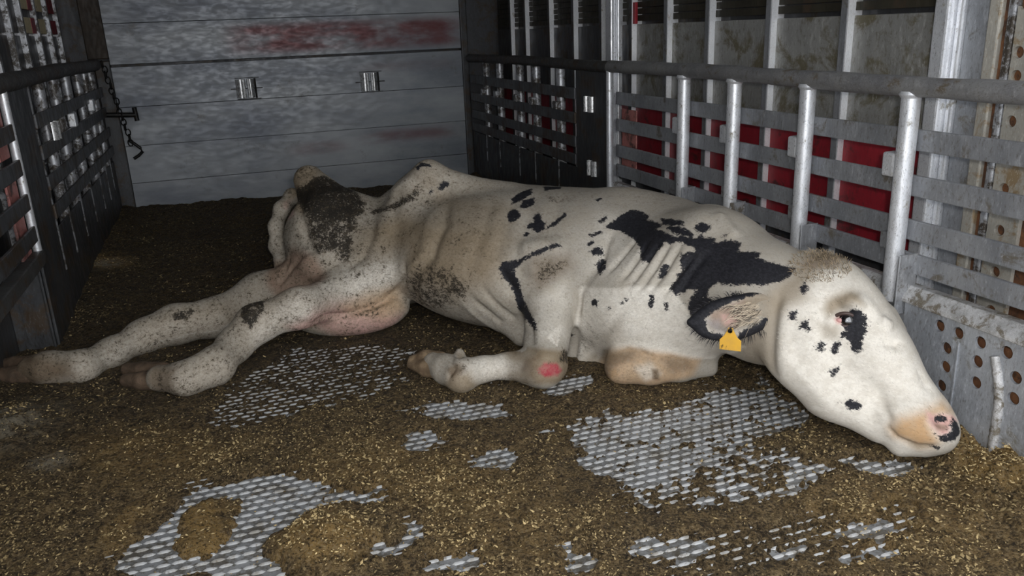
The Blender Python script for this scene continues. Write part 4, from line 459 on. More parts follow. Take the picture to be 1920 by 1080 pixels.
# raised bars of the tread plate, where the plate shows through
px_, py_ = .030, .0245
pts = []
for j in range(int((gy1-gy0)/py_)):
    for i in range(int((gx1-gx0)/px_)):
        pts.append((gx0+(i+.5*(j % 2))*px_, gy0+j*py_))
pts = np.array(pts)
ix = np.clip(((pts[:, 0]-gx0)/hx).astype(int), 0, nx-1); iy = np.clip(((pts[:, 1]-gy0)/hx).astype(int), 0, ny-1)
pts = pts[(bare[ix, iy] > .10)]
tv = np.array([(-.0168, 0, -.001), (-.008, -.0056, -.001), (.008, -.0056, -.001), (.0168, 0, -.001), (.008, .0056, -.001), (-.008, .0056, -.001), (-.007, .0005, .0042), (.007, .0005, .0042)])
tf = np.array([(0, 1, 6), (1, 2, 7), (1, 7, 6), (2, 3, 7), (3, 4, 7), (4, 5, 6), (4, 6, 7), (5, 0, 6)])
RV = (pts[:, None, :].repeat(8, 1)); RV = np.concatenate([RV+tv[None, :, :2], np.broadcast_to(tv[None, :, 2:], (len(pts), 8, 1))], 2).reshape(-1, 3)
RF = (tf[None]+8*np.arange(len(pts))[:, None, None]).reshape(-1, 3)
rid = np_mesh('tread_ridges', RV, RF, M['ridge'], smooth=False); rid['kind'] = 'stuff'; rid.parent = floor

# wood shavings and crumbs lying on the manure
n = NT('wood_shavings')
c = n.attr('tint'); n.set(c, .8, 0, .3); M['shaving'] = n.m
clump = fract((nx, ny), size, .22, 4, 131, .7); NS = 70000
sx = RNG.random(NS*3)*(gx1-gx0)+gx0; sy = gy0+(gy1-gy0)*RNG.random(NS*3)**1.35
ix = np.clip(((sx-gx0)/hx).astype(int), 0, nx-1); iy = np.clip(((sy-gy0)/hx).astype(int), 0, ny-1)
w = .25+.45*sstep(-sy, -2.6, -1.7)+.9*yel[ix, iy]+.8*pale[ix, iy]+.3*n1[ix, iy]; w *= .22+1.25*sstep(clump[ix, iy], .42, .66); w *= np.where(show[ix, iy] > .5, .14, 1.)
ok = RNG.random(NS*3) < w*.55; sx, sy, ix, iy = sx[ok][:NS], sy[ok][:NS], ix[ok][:NS], iy[ok][:NS]
k = len(sx); sz = np.maximum(H[ix, iy], 0)
ln = np.minimum(RNG.gamma(1.5, .0014, k)+.0014, .0068); wd = ln*(.3+.4*RNG.random(k)); th = RNG.random(k)*6.283; tl = (RNG.random(k)-.5)*1.2
ca, sa = np.cos(th), np.sin(th)
a = np.stack([ca*ln, sa*ln, tl*ln], 1); b_ = np.stack([-sa*wd, ca*wd, 0*wd], 1); c0 = np.stack([sx, sy, sz+.001], 1)
up = np.zeros((k, 3)); up[:, 2] = .0016+.25*wd
SV = np.stack([c0-a, c0-b_, c0+a, c0+b_, c0+up, c0-up*.5], 1).reshape(-1, 3)
sf = np.array([(0, 1, 4), (1, 2, 4), (2, 3, 4), (3, 0, 4)])
SF = (sf[None]+6*np.arange(k)[:, None, None]).reshape(-1, 3)
t = RNG.random(k)**1.5; bright = np.clip(t*(.62+.6*yel[ix, iy]+.8*pale[ix, iy]), 0, 1)[:, None]
tint = (1-bright)*np.array([.070, .046, .019])+bright*np.array([.66, .50, .25])
tint = np.concatenate([tint, np.ones((k, 1))], 1).repeat(6, 0)
shv = np_mesh('wood_shavings', SV, SF, M['shaving'], (('tint', 'FLOAT_COLOR', tint),), smooth=False)
shv['kind'] = 'stuff'; tag(shv, 'pale wood shavings and dung crumbs strewn over the manure', 'shavings')

# ground outside the open rear and the roof overhead
n = NT('asphalt'); a = n.noise(30, 6, .7); n.set(n.mix(a, (.10, .10, .10), (.18, .18, .175)), .9); M['asphalt'] = n.m
struct(obj('ground_outside', MB().box(-25, 25, -40, Y0-.12, -1.3, -1.2), M['asphalt']))
struct(obj('ceiling', MB().box(-.95, 1.95, Y0+.1, 5.7, 2.25, 2.3), M['roof']))

# ------------------------------------------------------------------ back wall (hinged bulkhead of horizontal boards)
back = struct(obj('wall_back', MB().box(OLx-.07, Ox+.07, YB+.08, YB+.12, 0, 2.25), M['panel_dark']))
def board(z0, z1, dy):
    x0, x1 = -.575, 1.515
    o = obj('board', MB().box(x0, x1, YB+dy, YB+.05, z0+.0006, z1-.0006), M['board'], back, bevel=.002); return o
for z0, z1, dy in ((.01, .21, 0), (.21, .43, .003), (.43, .655, -.002), (.655, .883, .001), (.895, 1.12, .004), (1.12, 1.36, 0), (1.36, 1.62, .003), (1.62, 1.9, 0), (1.9, 2.2, .002)):
    board(z0, z1, dy)
obj('corner_post', MB().box(-.685, -.575, YB-.012, YB+.06, .93, 2.2), M['brown_post'], back, bevel=.006)
obj('corner_post', MB().box(-.66, -.575, YB-.010, YB+.06, 0, .92), M['plate_dark'], back, bevel=.006)
obj('corner_post', MB().box(1.515, 1.56, YB-.010, YB+.06, 0, 2.2), M['plate_dark'], back, bevel=.006)

def latch(px, pz, label, w):
    t = thing('latch_bracket', label, 'bracket', (px, YB-.004, pz), 'latch brackets on the back boards')
    obj('slot_plate', MB().box(px-.085, px+.10, YB-.006, YB+.004, pz-.003, pz+.003).box(px-.055, px+.085, YB-.006, YB+.004, pz+.060, pz+.064).box(px-.055, px+.085, YB-.006, YB+.004, pz-.064, pz-.060), M['black_iron'], t)
    for k, (a, b) in enumerate(((-.055, .002), (.010, .050))):
        mb = MB(); m = 7; vs = []; fs = []
        for i in range(m+1):
            u = i/m; xx = px+a+(b-a)*u; yy = YB-.004-.022*math.sin(math.pi*u)
            vs += [(xx, yy, pz-.055), (xx, yy, pz+.055), (xx, yy+.004, pz-.055), (xx, yy+.004, pz+.055)]
        for i in range(m):
            q = 4*i; fs += [(q, q+4, q+5, q+1), (q+2, q+3, q+7, q+6), (q+1, q+5, q+7, q+3), (q, q+2, q+6, q+4)]
        fs += [(0, 1, 3, 2), (4*m, 4*m+2, 4*m+3, 4*m+1)]
        obj('bent_lug', mb.add(vs, fs), M['chrome'], t, smooth=True)
    obj('pin', MB().tube([(px+.058, YB-.012, pz-.058), (px+.058, YB-.012, pz+.058)], .006, 8), M['black_iron'], t)
latch(.145, .722, 'bright bent latch bracket on the back boards, nearer the left corner post', 1)
latch(.895, .718, 'bright bent latch bracket on the back boards, nearer the right side fence', 1)

# chain, bar and hook hanging by the left corner post
ch = thing('chain', 'dark steel chain hanging down the left corner post beside the back boards', 'chain', (-.575, YB-.13, .45))
def link(p, rot):
    mb = MB(); R = .013; m = 10
    ring = []
    for i in range(m+1):
        t = 2*math.pi*i/m; q = Vector((R*math.cos(t), 0, R*1.5*math.sin(t))); q.rotate(Euler((0, 0, rot))); ring.append(Vector(p)+q)
    return mb.tube(ring, .004, 6, False)
for i in range(16):
    u = i/15; p = (-.600+.075*u+.004*math.sin(i*2.), YB-.13, .905-.44*u)
    obj('link', link(p, 0 if i % 2 else 1.4), M['black_iron'], ch, smooth=True)
lb = tag(obj('latch_bar', MB().tube([(-.70, YB-.12, .633), (-.475, YB-.12, .618)], .014, 10).tube([(-.478, YB-.12, .66), (-.474, YB-.12, .585)], .013, 8), M['black_iron'], loc=(-.6, YB-.12, .6), smooth=True), 'short black latch bar sticking out over the back boards by the chain', 'latch bar')
hk = tag(obj('iron_hook', MB().tube([(-.54, YB-.09, .475), (-.515, YB-.09, .455), (-.485, YB-.09, .425), (-.478, YB-.09, .405), (-.50, YB-.09, .385), (-.53, YB-.09, .368)], .009, 8), M['black_iron'], loc=(-.5, YB-.09, .4), smooth=True), 'bent black iron hook below the latch bar in the left corner', 'hook')

# ------------------------------------------------------------------ outer trailer walls behind the side fences
wr = struct(obj('wall_right', MB().box(Ox+.05, Ox+.07, Y0, YB+.3, 0, 2.25), M['panel_dark']))
posts_y = [4.98, 4.72, 4.34, 4.01, 3.68, 3.37, 3.06, 2.75, 2.38, 2.02]
for y in posts_y:
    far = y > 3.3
    p = obj('wall_post', MB().box(Ox, Ox+.05, y+.004, y+.032, 0, 2.2), M['slat_dark'] if far else M['slat'], wr, bevel=.002)  # inward faces toned darker as their shade, far ones darker still
    obj('lit_flange', MB().box(Ox+.001, Ox+.05, y, y+.004, 0, 2.2), M['lit_flange'], p)  # pale strip toward the open rear, its light put into the colour
for (y, w, d) in ((3.53, .055, .045), (1.64, .045, .045)):
    o = obj('wall_column', MB().box(Ox-d+.02, Ox+.05, y, y+w, 0, 2.2).box(Ox+.0, Ox+.05, y-.02, y, 0, 2.2), M['galv'], wr, bevel=.006)
edges = sorted(posts_y+[3.53, 1.64, 5.3])
for y0, y1 in zip(edges, edges[1:]):
    a, b = y0+.028, y1+.002
    far = y0 > 3.3  # far panels take the dark copy: depth shade put into the colour
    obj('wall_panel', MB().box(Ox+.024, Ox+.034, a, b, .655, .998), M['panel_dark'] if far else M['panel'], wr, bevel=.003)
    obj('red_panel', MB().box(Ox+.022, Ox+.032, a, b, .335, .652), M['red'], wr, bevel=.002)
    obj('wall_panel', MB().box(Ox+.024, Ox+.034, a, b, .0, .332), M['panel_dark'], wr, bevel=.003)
    for k in range(6):
        z = 1.012+k*.028
        obj('louvre_slat', MB().box(Ox+.026+.002*(k % 2), Ox+.044, a, b, z, z+.024), M['louvre'], wr)
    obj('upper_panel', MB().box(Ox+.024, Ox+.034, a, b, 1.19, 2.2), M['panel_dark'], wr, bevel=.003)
for y in (3.352, 5.0):                                   # red marker tabs at the louvre
    obj('red_tab', MB().box(Ox+.004, Ox+.02, y, y+.022, 1.0, 1.09), M['red'], wr, bevel=.002)
# the end of the right wall nearest the open rear
obj('end_panel', MB().box(Ox+.012, Ox+.04, 1.545, 1.618, .0, 1.09), M['lower'], wr, bevel=.004)
obj('end_panel', MB().box(Ox+.012, Ox+.04, 1.545, 1.618, 1.10, 2.2), M['panel_dark'], wr, bevel=.004)
obj('end_post', MB().box(Ox-.005, Ox+.05, 1.508, 1.542, 0, 2.2), M['tan_metal'], wr, bevel=.004)
obj('rust_strip', MB().box(Ox+.008, Ox+.05, 1.492, 1.507, 0, 2.2), M['rust'], wr)
obj('end_post', MB().box(Ox-.004, Ox+.05, 1.472, 1.491, 0, 2.2), M['galv_dark'], wr, bevel=.004)

def holed(name, y0, y1, z0, z1, x0, x1, holes, material, parent, r):
    """plate in the y-z plane with round through-holes"""
    o = obj(name, MB().box(x0, x1, y0, y1, z0, z1), material, parent)
    cut = MB()
    for hy, hz in holes: cut.tube([(x0-.02, hy, hz), (x1+.02, hy, hz)], r, 20)
    c = obj('cutter', cut, material); c.location = (0, 0, 0)
    md = o.modifiers.new('holes', 'BOOLEAN'); md.operation = 'DIFFERENCE'; md.object = c; md.solver = 'EXACT'
    c.location = (0, 0, 0)
    bpy.context.view_layer.update()
    dg = bpy.context.evaluated_depsgraph_get(); me = bpy.data.meshes.new_from_object(o.evaluated_get(dg))
    o.modifiers.clear(); o.data = me
    bpy.data.objects.remove(c)
    return o
holed('holed_strip', 1.385, 1.468, 0, 2.2, Ox+.0, Ox+.012, [(1.429+.022*(z-.378)/.52, z) for z in (.175, .278, .378, .483, .585, .745, .849, .902, 1.01, 1.12, 1.23)], M['tan_metal'], wr, .014)
obj('rusty_plate', MB().box(Ox+.014, Ox+.04, 1.22, 1.47, 0, 2.2), M['rust'], wr)
obj('wall_panel', MB().box(Ox+.014, Ox+.04, Y0, 1.215, 0, 2.2), M['panel'], wr, bevel=.003)

wl = struct(obj('wall_left', MB().box(OLx-.07, OLx-.05, Y0, YB+.3, 0, 2.25), M['panel_dark']))
lp = [2.6, 3.0, 3.36, 3.70, 4.02, 4.27, 4.60, 4.92, 5.20]
for y in lp: obj('wall_post', MB().box(OLx-.05, OLx, y, y+.03, 0, 2.2), M['galv_dark'], wl, bevel=.003)
for y0, y1 in zip([Y0]+lp, lp+[YB+.05]):
    obj('wall_panel', MB().box(OLx-.034, OLx-.024, y0+.03, y1, .5, 1.06), M['panel_dark'], wl, bevel=.003)
    obj('wall_panel', MB().box(OLx-.034, OLx-.024, y0+.03, y1, .0, .49), M['plate_dark'], wl, bevel=.003)
    obj('upper_panel', MB().box(OLx-.034, OLx-.024, y0+.03, y1, 1.07, 2.2), M['panel_dark'], wl, bevel=.003)
for y, w_, mm in ((4.32, .17, 'cream'), (4.50, .09, 'red'), (4.64, .20, 'cream'), (4.96, .20, 'red')):
    for z0, z1 in ((1.070, 1.140), (1.175, 1.33)):
        obj('marker_square', MB().box(OLx-.022, OLx-.008, y, y+w_, z0, z1), M[mm], wl, bevel=.002)

# ------------------------------------------------------------------ right side fence (near section)
SLZ = [.704, .593, .483, .400]
fr = thing('side_fence', 'grey slatted side fence with round posts behind the cow, right of the dark end plate', 'fence', (Rx, 1.8, 0))
YF0, YF1 = .36, 3.175
def pipe(y0, y1, mat_, parent, seedk, r=.0245, x=Rx, z=.835):
    pts = []; rr = []
    m = 40
    for i in range(m+1):
        y = y0+(y1-y0)*i/m; pts.append((x, y, z+.003*math.sin(y*3+seedk))); rr.append(r+.0012*math.sin(i*1.9+seedk)+.001*math.sin(i*.7))
    return obj('top_rail', MB().tube(pts, rr, 18), mat_, parent, smooth=True)
pipe(YF0, YF1, M['rail'], fr, 0)
for k, z in enumerate(SLZ):
    obj('slat', MB().box(Rx+.024, Rx+.036, YF0, YF1, z-.026, z+.026), M['slat'], fr, bevel=.003)
for y in (1.552, 1.923, 2.277, 2.584):
    p = obj('post', MB().tube([(Rx, y, .30), (Rx, y, .60), (Rx, y, .822)], .0225, 18), M['galv'], fr, smooth=True)
    obj('weld_collar', MB().tube([(Rx, y, .806), (Rx, y, .814), (Rx, y, .822)], [.0235, .029, .026], 16), M['galv'], p, smooth=True)
    obj('gusset', MB().prism([(Rx-.010, y-.044, .292), (Rx-.010, y+.034, .292), (Rx-.006, y+.020, .415), (Rx-.006, y-.034, .425)], (.035, 0, 0)).box(Rx-.030, Rx+.03, y-.048, y-.043, .275, .43), M['alu'], fr, bevel=.003)
    obj('lug', MB().box(Rx-.012, Rx+.03, y+.022, y+.062, .612, .672), M['galv'], fr, bevel=.006)
    obj('lug', MB().box(Rx-.002, Rx+.03, y+.022, y+.055, .425, .470), M['alu'], fr, bevel=.006)
obj('end_post', MB().tube([(Rx-.005, YF1, .02), (Rx-.005, YF1, .82)], .014, 12), M['galv'], fr, smooth=True)
obj('faded_red_strip', MB().box(Rx+.045, Rx+.05, 3.03, 3.155, .40, .66), M['faded_red'], fr)
holes = [(1.390, .281), (1.336, .281), (1.275, .279), (1.207, .280), (1.363, .233), (1.359, .186), (1.276, .232), (1.272, .181), (1.177, .232), (1.175, .183), (1.364, .135), (1.11, .27), (1.11, .18)]
lpn = holed('lower_panel', 1.05, 1.50, 0, .312, Rx-.001, Rx+.007, holes, M['lower'], fr, .0148)
obj('lower_panel', MB().box(Rx+.004, Rx+.012, 1.50, YF1, 0, .312), M['lower'], fr, bevel=.002)
obj('lower_panel', MB().box(Rx+.002, Rx+.010, YF0, 1.05, 0, .312), M['lower'], fr, bevel=.002)
obj('back_plate', MB().box(Rx+.022, Rx+.026, YF0, 1.6, 0, .28), M['rust'], fr)
obj('panel_seam', MB().box(Rx-.004, Rx+.004, 1.327, 1.333, .0, .26), M['lower'], fr, bevel=.0015)
wp = []
for i in range(30):
    u = i/29; wp.append((Rx-.001, 1.205+.028*max(0, (u-.55)/.45)**1.6, .0+.262*u))
obj('weld_bead', MB().tube(wp, [.0115+.0010*math.sin(i*2.6) for i in range(30)], 8), M['ledge'], fr, smooth=True)
led = MB().prism([(Rx-.010, YF0, .309), (Rx+.05, YF0, .309), (Rx+.05, YF0, .345), (Rx+.014, YF0, .349), (Rx-.010, YF0, .320)], (0, YF1-YF0, 0))
obj('ledge', led, M['ledge'], fr, bevel=.003)

# right fence, far section
ff = thing('side_fence', 'soiled slatted side fence section, coloured darker for shade, between the end plate and the back boards, right side', 'fence', (Rx, 4.3, 0))
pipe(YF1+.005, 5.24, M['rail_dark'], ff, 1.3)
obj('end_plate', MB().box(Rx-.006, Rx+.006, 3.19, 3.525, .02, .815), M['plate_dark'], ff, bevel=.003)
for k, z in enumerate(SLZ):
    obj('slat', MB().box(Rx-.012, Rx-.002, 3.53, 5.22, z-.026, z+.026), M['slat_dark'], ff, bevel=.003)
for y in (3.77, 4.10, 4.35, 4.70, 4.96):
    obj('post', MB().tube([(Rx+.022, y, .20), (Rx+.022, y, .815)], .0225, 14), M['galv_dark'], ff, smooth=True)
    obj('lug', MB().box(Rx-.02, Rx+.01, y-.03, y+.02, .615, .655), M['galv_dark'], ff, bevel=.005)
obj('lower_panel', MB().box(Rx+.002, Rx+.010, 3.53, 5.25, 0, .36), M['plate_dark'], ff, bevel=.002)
def clip(py, pz, px, sgn, label, grp):
    t = thing('plate_bracket', label, 'bracket', (px, py, pz), grp)
    for d in (-.030, .022):
        w_ = .040 if d < 0 else .022
        mb = MB(); vs = []; fs = []; m = 6
        for i in range(m+1):
            u = i/m; yy = py+d+w_*u; xx = px-sgn*(.004+.016*math.sin(math.pi*u))
            vs += [(xx, yy, pz-.034), (xx, yy, pz+.034), (xx+sgn*.003, yy, pz-.034), (xx+sgn*.003, yy, pz+.034)]
        for i in range(m):
            q = 4*i; fs += [(q, q+4, q+5, q+1), (q+2, q+3, q+7, q+6), (q+1, q+5, q+7, q+3), (q, q+2, q+6, q+4)]
        fs += [(0, 1, 3, 2), (4*m, 4*m+2, 4*m+3, 4*m+1)]
        obj('bent_lug', mb.add(vs, fs), M['chrome'], t, smooth=True)
clip(3.362, .668, Rx-.006, 1, 'bright bent bracket high on the dark end plate of the right fence', 'brackets on the dark end plates')
clip(3.335, .385, Rx-.006, 1, 'bright bent bracket low on the dark right fence plate, just above the cow', 'brackets on the dark end plates')

# ------------------------------------------------------------------ left side fence
LSZ = [.755, .645, .535, .43]
lf = thing('side_fence', 'dark slatted side fence beside the back boards on the left side', 'fence', (Lx, 4.2, 0))
pipe(.45, 5.2, M['rail_dark'], lf, 2.2, .030, Lx, .905)
obj('end_plate', MB().box(Lx-.004, Lx+.006, 2.96, 3.30, .02, .88), M['plate_dark'], lf, bevel=.003)
for z in LSZ: obj('slat', MB().box(Lx+.004, Lx+.014, 3.30, 5.2, z-.026, z+.026), M['slat_dark'], lf, bevel=.003)
for y in (3.36, 3.64, 3.95, 4.27, 4.60, 4.86, 5.08):
    obj('post', MB().tube([(Lx-.022, y, .20), (Lx-.022, y, .88)], .022, 14), M['galv_dark'], lf, smooth=True)
obj('lug', MB().box(Lx-.0, Lx+.03, 4.0, 4.06, .67, .73), M['galv'], lf, bevel=.005)
obj('lug', MB().box(Lx-.0, Lx+.03, 4.62, 4.68, .69, .75), M['galv'], lf, bevel=.005)
obj('lower_panel', MB().box(Lx-.012, Lx-.004, 2.95, 5.25, 0, .36), M['plate_dark'], lf, bevel=.002)
clip(3.60*.985, .70, Lx+.016, -1, 'bright bent bracket on the dark end plate of the left fence', 'brackets on the dark end plates')
nf = thing('side_fence', 'near end of the left side fence with a bright edge post and faded red panels', 'fence', (Lx, 2.6, 0))
obj('edge_post', MB().tube([(Lx+.004, 2.945, .36), (Lx+.004, 2.945, .88)], .014, 12), M['galv'], nf, smooth=True)
for z in LSZ: obj('slat', MB().box(Lx+.004, Lx+.014, .45, 2.94, z-.026, z+.026), M['slat_dark'], nf, bevel=.003)
for z0, z1 in ((.70, .73), (.56, .62), (.45, .51), (.38, .41), (.78, .86)):
    obj('faded_red_panel', MB().box(Lx-.016, Lx-.008, 2.80, 2.925, z0-.02, z1+.02), M['faded_red'], nf, bevel=.002)
obj('bottom_bar', MB().box(Lx-.02, Lx+.02, .45, 2.96, .325, .372), M['rail_dark'], nf, bevel=.004)
obj('lower_panel', MB().box(Lx-.128, Lx-.120, Y0, 2.968, 0, .34), M['plate_dark'], nf, bevel=.002)
obj('return_plate', MB().box(Lx-.120, Lx-.006, 2.960, 2.968, 0, .36), M['plate_dark'], nf, bevel=.002)

# ------------------------------------------------------------------ the cow
CREAM = np.array([.44, .405, .350]); KIND = {'white': (.80, .755, .68), 'tan': (.27, .21, .14), 'brown': (.115, .072, .040), 'pink': (.66, .40, .36), 'orange': (.52, .33, .175), 'pinkbrown': (.30, .20, .15), 'red': (.38, .03, .055), 'grey': (.30, .28, .29)}
COW0 = np.array([.75, 2.25, 0.])
def sm(v, s): t = np.clip((v+s)/(2*s), 0, 1); return t*t*(3-2*t)
Fd, lo, nn = build_field(D['prims'], .0065)
CV, CQ = surface_nets(Fd, lo, .0065); del Fd
for _ in range(2): CV = CV*.5+neighbours_mean(CV, CQ)*.5
CN = vnormals(CV, CQ)
# skin folds, ribs and bony ridges
disp = np.zeros(len(CV))
for pts_, w_, a_ in D['crease']:
    P = np.array(pts_); nr = ((CV > P.min(0)-3*w_) & (CV < P.max(0)+3*w_)).all(1); q = np.argwhere(nr)[:, 0]
    if not len(q): continue
    d_, t_ = poly_dist(CV[q], pts_)
    disp[q] += a_*np.exp(-(d_/w_)**2)*np.minimum(1, 4*np.minimum(t_+.06, 1.06-t_))
CV = CV+CN*disp[:, None]
CV[:, 2] = np.where(CV[:, 2] < .0, CV[:, 2]*.12, CV[:, 2])
CN = vnormals(CV, CQ)
coat = np.tile(CREAM, (len(CV), 1))
axis_s = (CV-np.array([.2, 2.8, 0]))@np.array([.695, -.719, 0])
rear = np.clip((1.05-axis_s)/.9, 0, 1)
coat = coat*(1-.25*rear[:, None])+np.array([.36, .315, .25])*.25*rear[:, None]
for kind, P, s_, w_ in D['soft']:
    f_ = (sm(decal_sd(CV, CN, P), s_)*w_)[:, None]; coat = coat*(1-f_)+np.array(KIND[kind])*f_
black = np.full(len(CV), -.06)
for P in D['black']: black = np.maximum(black, decal_sd(CV, CN, P))  # the armpit patch is part dark skin, part painted shadow
head_d = np.linalg.norm(CV-np.array([1.38, 1.45, .25]), axis=1)
dirt = (.20+.26*rear)*np.clip((head_d-.25)/.35, .15, 1)
for P, s_, w_ in D['dirt']: dirt = np.maximum(dirt, sm(decal_sd(CV, CN, P), s_)*w_)

def hide(name):
    n = NT(name)
    flow = n.mapped(n.co, (1, .62, 1.25))
    fine = n.noise(150, 6, .8, flow); mid = n.noise(85, 9, .80, flow, .3); patch = n.noise(9, 5, .6); clot = n.noise(24, 6, .7)
    bl = n.attr('black', True); dt = n.attr('dirt', True); ct = n.attr('coat')
    c = n.mix(n.math('MULTIPLY', n.ramp(fine, .40, .72), n.ramp(dt, .02, .4, .34, .95)), ct, n.mix(.6, ct, (.16, .13, .095)))
    c = n.mix(n.math('MULTIPLY', n.ramp(patch, .45, .72), n.ramp(dt, .0, .3, .12, .45)), c, n.mix(.5, ct, (.30, .235, .15)))
    fm = n.noise(34, 8, .75, flow)
    c = n.mix(n.ramp(fm, .44, .60, 0, .42), c, n.mix(.6, ct, (.40, .34, .26)))
    md = n.math('ADD', n.math('MULTIPLY', n.math('SUBTRACT', mid, .5), 1.9), n.math('ADD', n.math('MULTIPLY', n.math('SUBTRACT', fine, .5), .8), n.math('MULTIPLY', n.math('SUBTRACT', clot, .5), .9)))
    sd_ = n.math('ADD', dt, md)
    stain = n.ramp(sd_, .22, .72, 0, .72)
    c = n.mix(stain, c, n.mix(.25, (.165, .128, .085), ct))
    df = n.ramp(sd_, .56, .72)
    c = n.mix(n.math('MULTIPLY', df, .95), c, n.mix(n.ramp(mid, .51, .63), (.006, .005, .004), (.085, .066, .042)))
    wob = n.math('ADD', n.math('MULTIPLY', n.math('SUBTRACT', mid, .5), .042), n.math('MULTIPLY', n.math('SUBTRACT', fine, .5), .014))
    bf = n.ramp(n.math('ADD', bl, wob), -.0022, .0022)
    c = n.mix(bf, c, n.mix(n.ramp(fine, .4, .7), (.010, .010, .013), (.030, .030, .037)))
    n.set(c, n.ramp(mid, .3, .7, .55, .8), 0, .3).bump(n.math('ADD', fine, n.math('ADD', n.math('MULTIPLY', mid, .9), n.math('MULTIPLY', df, .5))), .35, .006)
    return n.m
M['hide'] = hide('cow_hide')
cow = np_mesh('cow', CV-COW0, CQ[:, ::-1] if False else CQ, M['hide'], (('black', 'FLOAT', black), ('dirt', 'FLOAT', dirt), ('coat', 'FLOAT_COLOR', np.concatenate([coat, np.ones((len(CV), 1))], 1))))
cow.location = COW0
tag(cow, 'thin white cow with black patches lying on its side on the soiled floor', 'cow')

# short coat hair lying along the skin
n = NT('coat_hair'); n.set(n.attr('tint'), .7, 0, .25); M['hair'] = n.m
NH = 110000
hid = RNG.integers(0, len(CV), NH); hid = hid[(CV[hid, 2] > .015)]
HP = CV[hid]+RNG.normal(0, .0022, (len(hid), 3)); HN = CN[hid]; HP = HP-HN*((HP-CV[hid])*HN).sum(1)[:, None]
headw = np.clip((.36-head_d[hid])/.1, 0, 1)[:, None]
flow_d = (1-headw)*np.array([-.62, .60, -.55])+headw*np.array([-.30, .75, .40])+RNG.normal(0, .28, (len(hid), 3))
flow_d -= HN*(flow_d*HN).sum(1)[:, None]; flow_d /= np.linalg.norm(flow_d, axis=1)[:, None]+1e-9
flow_d = flow_d+HN*(.06+.16*RNG.random(len(hid)))[:, None]
ln = (.004+.006*RNG.random(len(hid)))[:, None]; sdv = np.cross(HN, flow_d); sdv /= np.linalg.norm(sdv, axis=1)[:, None]+1e-9
wd = (.0005+.0006*RNG.random(len(hid)))[:, None]
HV = np.stack([HP-sdv*wd-HN*.0006, HP+sdv*wd-HN*.0006, HP+flow_d*ln], 1).reshape(-1, 3)
shade = (.62+.55*RNG.random(len(hid)))[:, None]
ht = coat[hid]*shade
soiled = (dirt[hid]+RNG.normal(0, .13, len(hid)) > .64)[:, None]; ht = np.where(soiled, np.array([.035, .028, .019])*(.4+shade), ht)
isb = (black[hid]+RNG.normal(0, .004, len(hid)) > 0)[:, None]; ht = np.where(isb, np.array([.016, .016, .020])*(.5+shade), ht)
ht = np.concatenate([np.clip(ht, 0, .86), np.ones((len(hid), 1))], 1).repeat(3, 0)
hair = np_mesh('coat_hair', HV-COW0, np.arange(len(HV)).reshape(-1, 3), M['hair'], (('tint', 'FLOAT_COLOR', ht),), smooth=False)
hair.parent = cow; hair['kind'] = 'stuff'

def tuft(name, roots, dirs, length, width, cols, parent):
    k = len(roots); d = dirs/np.linalg.norm(dirs, axis=1)[:, None]; sv = np.cross(d, np.array([.6, .6, -.5])); sv /= np.linalg.norm(sv, axis=1)[:, None]
    l = (length*(.6+.7*RNG.random(k)))[:, None]; droop = np.array([0, 0, -1.])
    mid_ = roots+d*l*.55; tip = roots+d*l+droop*l*.25
    v_ = np.stack([roots-sv*width, roots+sv*width, mid_+sv*width*.8, mid_-sv*width*.8, tip], 1).reshape(-1, 3)-np.array(wloc(parent))
    f_ = np.array([(0, 1, 2), (0, 2, 3), (3, 2, 4)]); f_ = (f_[None]+5*np.arange(k)[:, None, None]).reshape(-1, 3)
    o = np_mesh(name, v_, f_, M['hair'], (('tint', 'FLOAT_COLOR', np.concatenate([cols, np.ones((k, 1))], 1).repeat(5, 0)),), smooth=False)
    o.parent = parent; o['kind'] = 'stuff'; return o

def solid(name, prims, h_, material, parent, attrs=None, smoothing=1):
    F_, l_, _n = build_field(prims, h_); v_, q_ = surface_nets(F_, l_, h_)
    for _ in range(smoothing): v_ = v_*.5+neighbours_mean(v_, q_)*.5
    N_ = vnormals(v_, q_)
    o = np_mesh(name, v_-np.array(wloc(parent)), q_[:, ::-1] if False else q_, material, attrs(v_, N_) if attrs else ())
    o.parent = parent; return o

def ear_attr(v_, N_):
    ct = np.tile(CREAM, (len(v_), 1))
    for kind, P, s_, w_ in D['ear_soft']:
        f_ = (sm(decal_sd(v_, N_, P), s_)*w_)[:, None]; ct = ct*(1-f_)+np.array(KIND[kind])*f_
    bl = np.full(len(v_), -.06)
    for P in D['ear_black']: bl = np.maximum(bl, decal_sd(v_, N_, P))
    return (('black', 'FLOAT', bl), ('dirt', 'FLOAT', np.full(len(v_), .2)), ('coat', 'FLOAT_COLOR', np.concatenate([ct, np.ones((len(v_), 1))], 1)))
ear = solid('ear', D['ear'], .0042, M['hide'], cow, ear_attr)

